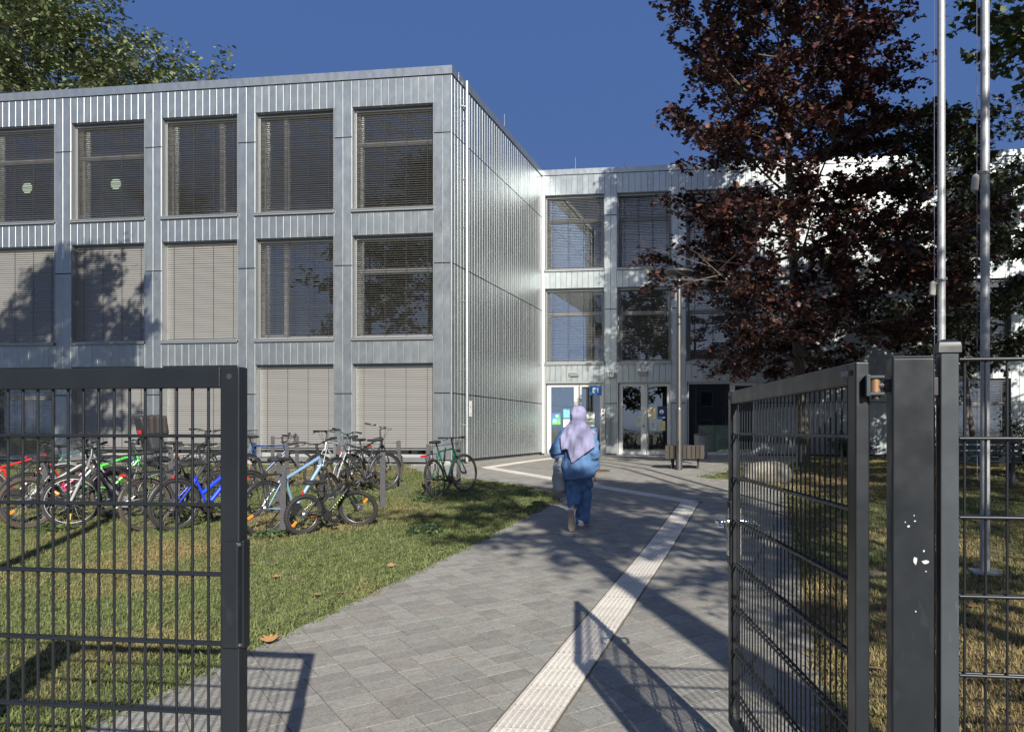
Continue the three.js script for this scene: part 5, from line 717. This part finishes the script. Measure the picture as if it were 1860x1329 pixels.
// ---------------------------------------------------------------- person walking away, and the bag in the hand
{
  const PX = -2.43, PN = 10.0, t = thing('person', 'person in blue tunic and trousers with a lilac headscarf walking towards the entrance', 'person', [PX, gh(PN), -PN], R(6));
  const fold = (x, y, z) => .004 * Math.sin(x * 38 + y * 21 + z * 13) + .003 * Math.sin(y * 47 - x * 19) + .003 * Math.sin(x * 71 + z * 33);
  // joints: back faces +z, left is -x
  const J = { head: [.0, 1.475, -.02], neck: [0, 1.34, .0], shL: [-.165, 1.235, .01], elL: [-.285, 1.015, .06], haL: [-.235, .985, -.12], shR: [.165, 1.235, .01], elR: [.215, .975, .03], haR: [.205, .765, -.07], hipL: [-.085, .80, 0], knL: [-.062, .44, -.02], anL: [-.058, .25, .19], hipR: [.085, .80, 0], knR: [.060, .44, -.13], anR: [.035, .085, -.14] };
  const skin = std({ color: C(.42, .25, .17), roughness: .6 });
  const legs = (p, ex) => smin(smin(capsule(p, J.hipL, J.knL, .088 + ex, .062 + ex), capsule(p, J.knL, J.anL, .060 + ex, .040 + ex), .02), smin(capsule(p, J.hipR, J.knR, .088 + ex, .062 + ex), capsule(p, J.knR, J.anR, .060 + ex, .040 + ex), .02), .03);
  const finger = (p, h, o, l, c) => smin(capsule(p, [h[0] + o[0], h[1] + o[1], h[2] + o[2]], [h[0] + o[0] + l[0], h[1] + o[1] + l[1], h[2] + o[2] + l[2]], .0095, .0085), capsule(p, [h[0] + o[0] + l[0], h[1] + o[1] + l[1], h[2] + o[2] + l[2]], [h[0] + o[0] + l[0] + c[0], h[1] + o[1] + l[1] + c[1], h[2] + o[2] + l[2] + c[2]], .0085, .0075), .006);
  const handL = (p) => { const h = J.haL; let d = ellipsoid(p, [h[0], h[1] - .035, h[2] - .02], [.022, .048, .042]); for (let i = 0; i < 4; i++) d = smin(d, finger(p, h, [-.004, -.07, -.052 + i * .021], [-.010, -.028 - (i === 1 || i === 2 ? .006 : 0), 0], [.030, -.006, 0]), .008); return smin(d, finger(p, h, [.012, -.030, -.052], [.016, -.024, -.008], [.004, -.022, .012]), .008); };
  const handR = (p) => { const h = J.haR; let d = ellipsoid(p, [h[0], h[1] - .045, h[2] - .004], [.020, .050, .040]); for (let i = 0; i < 4; i++) d = smin(d, finger(p, h, [.002, -.085, -.032 + i * .020], [.001, -.034 - (i === 1 || i === 2 ? .008 : 0), -.004], [-.010, -.024, -.004]), .008); return smin(d, finger(p, h, [-.010, -.040, -.038], [-.012, -.030, -.014], [.000, -.024, .004]), .008); };
  const bodyF = (p) => { let d = ellipsoid(p, J.head, [.078, .108, .095]); d = smin(d, ellipsoid(p, [0, 1.41, -.07], [.05, .05, .05]), .04); d = smin(d, ellipsoid(p, [0, 1.455, -.122], [.016, .022, .018]), .012); for (const s of [-1, 1]) d = smin(d, ellipsoid(p, [s * .08, 1.465, -.01], [.010, .03, .018]), .006); d = smin(d, capsule(p, J.neck, J.head, .05, .05), .03); d = smin(d, ellipsoid(p, [0, 1.1, 0], [.16, .24, .10]), .06); d = smin(d, ellipsoid(p, [0, .84, .01], [.165, .13, .11]), .08); d = smin(d, smin(capsule(p, J.shL, J.elL, .045, .036), capsule(p, J.elL, J.haL, .034, .024), .02), .04); d = smin(d, smin(capsule(p, J.shR, J.elR, .045, .036), capsule(p, J.elR, J.haR, .034, .024), .02), .04); return smin(d, legs(p, -.014), .04); };
  const body = new MB(); body.g = [sdfGeo((x, y, z) => bodyF([x, y, z]), [-.36, .02, -.30], [.32, 1.62, .36], .014), sdfGeo((x, y, z) => handL([x, y, z]), [-.30, .85, -.24], [-.17, 1.03, -.06], .0045), sdfGeo((x, y, z) => handR([x, y, z]), [.14, .60, -.17], [.26, .83, .0], .0045)];
  body.build('body', skin, t);
  const cloth = (r, g, b) => { const m = tex(256, (u, v) => { const k = .90 + .10 * (nC(u, v) - .5) + .10 * (nA(u, v) - .5); return [k, k, k]; }); m.repeat.set(3, 3); return phys({ color: C(r, g, b), roughness: .9, sheen: .3, sheenRoughness: .6, sheenColor: C(r, g, b), map: m }); };
  const blue = cloth(.088, .182, .355);
  // trousers
  const trouF = (x, y, z) => { const p = [x, y, z]; let d = smin(smin(capsule(p, J.hipL, J.knL, .112, .096), capsule(p, J.knL, [J.anL[0] + .0, J.anL[1] + .10, J.anL[2] - .10], .090, .078), .03), smin(capsule(p, J.hipR, J.knR, .112, .096), capsule(p, J.knR, [J.anR[0], J.anR[1] + .02, J.anR[2]], .096, .092), .03), .018); d = smin(d, ellipsoid(p, [0, .80, .01], [.185, .14, .135]), .05); d += fold(x, y, z) * 1.6 + .006 * Math.sin(y * 26 + Math.abs(x) * 60 + z * 20); return Math.max(d, y - .86, -(y - .055)); };
  mesh('trousers', sdfGeo(trouF, [-.30, .03, -.34], [.30, .90, .40], .012), blue, t);
  // tunic with sleeves
  const hw = [[.60, .205], [.66, .208], [.78, .222], [.92, .205], [1.04, .185], [1.16, .182], [1.24, .168], [1.30, .10], [1.36, .06]], hd = [[.60, .15], [.66, .155], [.80, .165], [.95, .140], [1.10, .125], [1.22, .112], [1.32, .07], [1.36, .05]];
  const tunF = (x, y, z) => { const p = [x, y, z], a = interp(hw, y), b = interp(hd, y); let d = (Math.hypot(x / a, (z - .005) / b) - 1) * Math.min(a, b) * .9; d += .007 * Math.sin(x * 44 + y * 8) * smooth(1.0, .66, y) + fold(x, y, z); d = Math.max(d, .655 + .012 * Math.sin(x * 12) - y, y - 1.35); const L = smin(capsule(p, J.shL, J.elL, .088, .082), capsule(p, J.elL, [J.haL[0] - .004, J.haL[1] + .015, J.haL[2] + .075], .080, .066), .03), Rr = smin(capsule(p, J.shR, J.elR, .082, .066), capsule(p, J.elR, [J.haR[0], J.haR[1] + .03, J.haR[2] + .01], .066, .060), .03); return smin(d, Math.min(L, Rr) + fold(y, x, z) * 1.5 + .005 * Math.sin(y * 50 + z * 40), .03); };
  mesh('tunic', sdfGeo(tunF, [-.42, .62, -.26], [.34, 1.40, .24], .012), blue, t);
  // headscarf: hood, shoulder cape and pointed tail down the back
  const P2 = [[-.215, 1.20], [-.20, 1.02], [-.14, 1.045], [-.115, 1.03], [-.065, .862], [-.035, .875], [.235, 1.075], [.215, 1.20], [.13, 1.36], [-.13, 1.36]];
  const scF = (x, y, z) => { const p = [x, y, z]; let hood = smin(ellipsoid(p, [0, 1.487, -.005], [.106, .118, .118]), capsule(p, [0, 1.40, .01], [0, 1.30, .02], .098, .125), .06); let cape = ellipsoid(p, [.005, 1.215, .03], [.225, .145, .155]); hood = smin(hood, cape, .07); const k = Math.max(-(z + .10), (y < 1.36 ? -(z + .055) : -1)); hood = Math.max(hood, k); const ins = inPoly(x, y, P2) ? -1 : 1, pd = ins * polyDist(x, y, P2), zb = interp([[.86, .192], [1.0, .186], [1.12, .180], [1.24, .170], [1.34, .14]], y) * Math.sqrt(Math.max(.35, 1 - (x / .36) ** 2)) + .009 * Math.sin(x * 42 + y * 14) + .006 * Math.sin(x * 83 - y * 22); const tail = Math.max(pd, Math.abs(z - zb) - .012); return smin(hood + .004 * Math.sin(y * 55 + x * 18) + fold(x, y, z) * .8, tail, .03); };
  mesh('headscarf', sdfGeo(scF, [-.26, .84, -.18], [.28, 1.63, .24], .0095), cloth(.285, .28, .43), t);
  // shoes: left one tipped up on its toe, right one planted ahead
  const shoe = (pos, rx, ry) => { const g = new THREE.Group(); g.name = 'shoe'; g.position.set(...pos); g.rotation.set(rx, ry, 0); t.add(g); mesh('upper', sdfGeo((x, y, z) => { const w = interp([[-.15, .030], [-.10, .046], [-.04, .043], [.05, .034], [.11, .036], [.13, .028]], z), top = interp([[-.15, .030], [-.06, .062], [.02, .095], [.10, .098], [.13, .08]], z); return Math.hypot(Math.max(Math.abs(x) - w + .015, 0), Math.max(Math.abs(y - top / 2 - .01) - top / 2 + .015, 0), Math.max(Math.abs(z + .01) - .125, 0)) - .016; }, [-.08, -.02, -.18], [.08, .14, .17], .009), std({ color: C(.62, .60, .59), roughness: .7 }), g); mesh('sole', sdfGeo((x, y, z) => { const w = interp([[-.15, .030], [-.10, .050], [-.04, .045], [.05, .036], [.11, .039], [.14, .03]], z); return Math.hypot(Math.max(Math.abs(x) - w + .008, 0), Math.max(Math.abs(y) - .010, 0), Math.max(Math.abs(z + .006) - .135, 0)) - .010 + (y < 0 ? .003 * Math.sin(z * 190) : 0); }, [-.08, -.035, -.18], [.08, .035, .17], .008), std({ color: C(.22, .185, .17), roughness: .85 }), g); };
  shoe([-.058, .145, .245], -1.30, -.05); shoe([.035, .018, -.175], 0, -.10);
  t.scale.setScalar(1.0);
  // tote bag hanging from the hand
  const bx = PX - .242 * Math.cos(R(6)) + -.10 * Math.sin(R(6)) * -1, b = thing('tote_bag', 'pale grey cloth tote bag with dark letters hanging from the walker\'s hand', 'bag', [PX - .262, gh(PN) + .455, -PN - .07], R(20));
  const bagF = (x, y, z) => { const a = interp([[0, .055], [.05, .088], [.2, .098], [.36, .085], [.47, .045], [.52, .02]], y), c = interp([[0, .11], [.05, .145], [.25, .15], [.42, .145], [.52, .10]], y); let d = (Math.pow(Math.pow(Math.abs(x / a), 2.4) + Math.pow(Math.abs(z / c), 2.4), 1 / 2.4) - 1) * Math.min(a, c) * .8; d += .005 * Math.sin(y * 30 + z * 22) + .004 * Math.sin(z * 48 - y * 17 + x * 30); return Math.max(d, -y, y - .505 + .03 * Math.cos(z * 20)); };
  mesh('bag', sdfGeo(bagF, [-.13, -.02, -.19], [.13, .54, .19], .010), cloth(.33, .36, .38), b);
  const hnd = new MB(); for (const s of [-1, 1]) hnd.tube([V(s * .015, .47, -.06), V(s * .012, .53, -.04), V(.01, .555, -.01), V(s * .012, .53, .03), V(s * .015, .47, .06)], .007, 16, 6); hnd.build('handles', cloth(.30, .33, .35), b).userData.kind = 'stuff';
  const ink = std({ color: C(.03, .05, .09), roughness: .9 }), letter = (pts, x, y) => { const s = new MB(); for (const [x0, x1, y0, y1] of pts) s.box((x1 - x0) * .040, (y1 - y0) * .062, .004, x + (x0 + x1) / 2 * .040, y + (y0 + y1) / 2 * .062, 0); const g = s.geo(), p = g.attributes.position; for (let i = 0; i < p.count; i++) { let z = .20; while (z > .02 && bagF(p.getX(i), p.getY(i), z) > 0) z -= .002; p.setZ(i, z + .0025 + (p.getZ(i) > 0 ? .002 : -.002)); } g.computeVertexNormals(); mesh('letter', g, ink, b); };
  letter([[.35, .65, 0, 1]], -.085, .30); letter([[0, .25, 0, 1], [.25, .9, .8, 1], [.25, .9, 0, .2]], -.045, .30); letter([[0, .25, 0, 1], [.25, .9, .8, 1], [.25, .75, .42, .6]], .005, .30);
}
renderer.render(scene, camera);
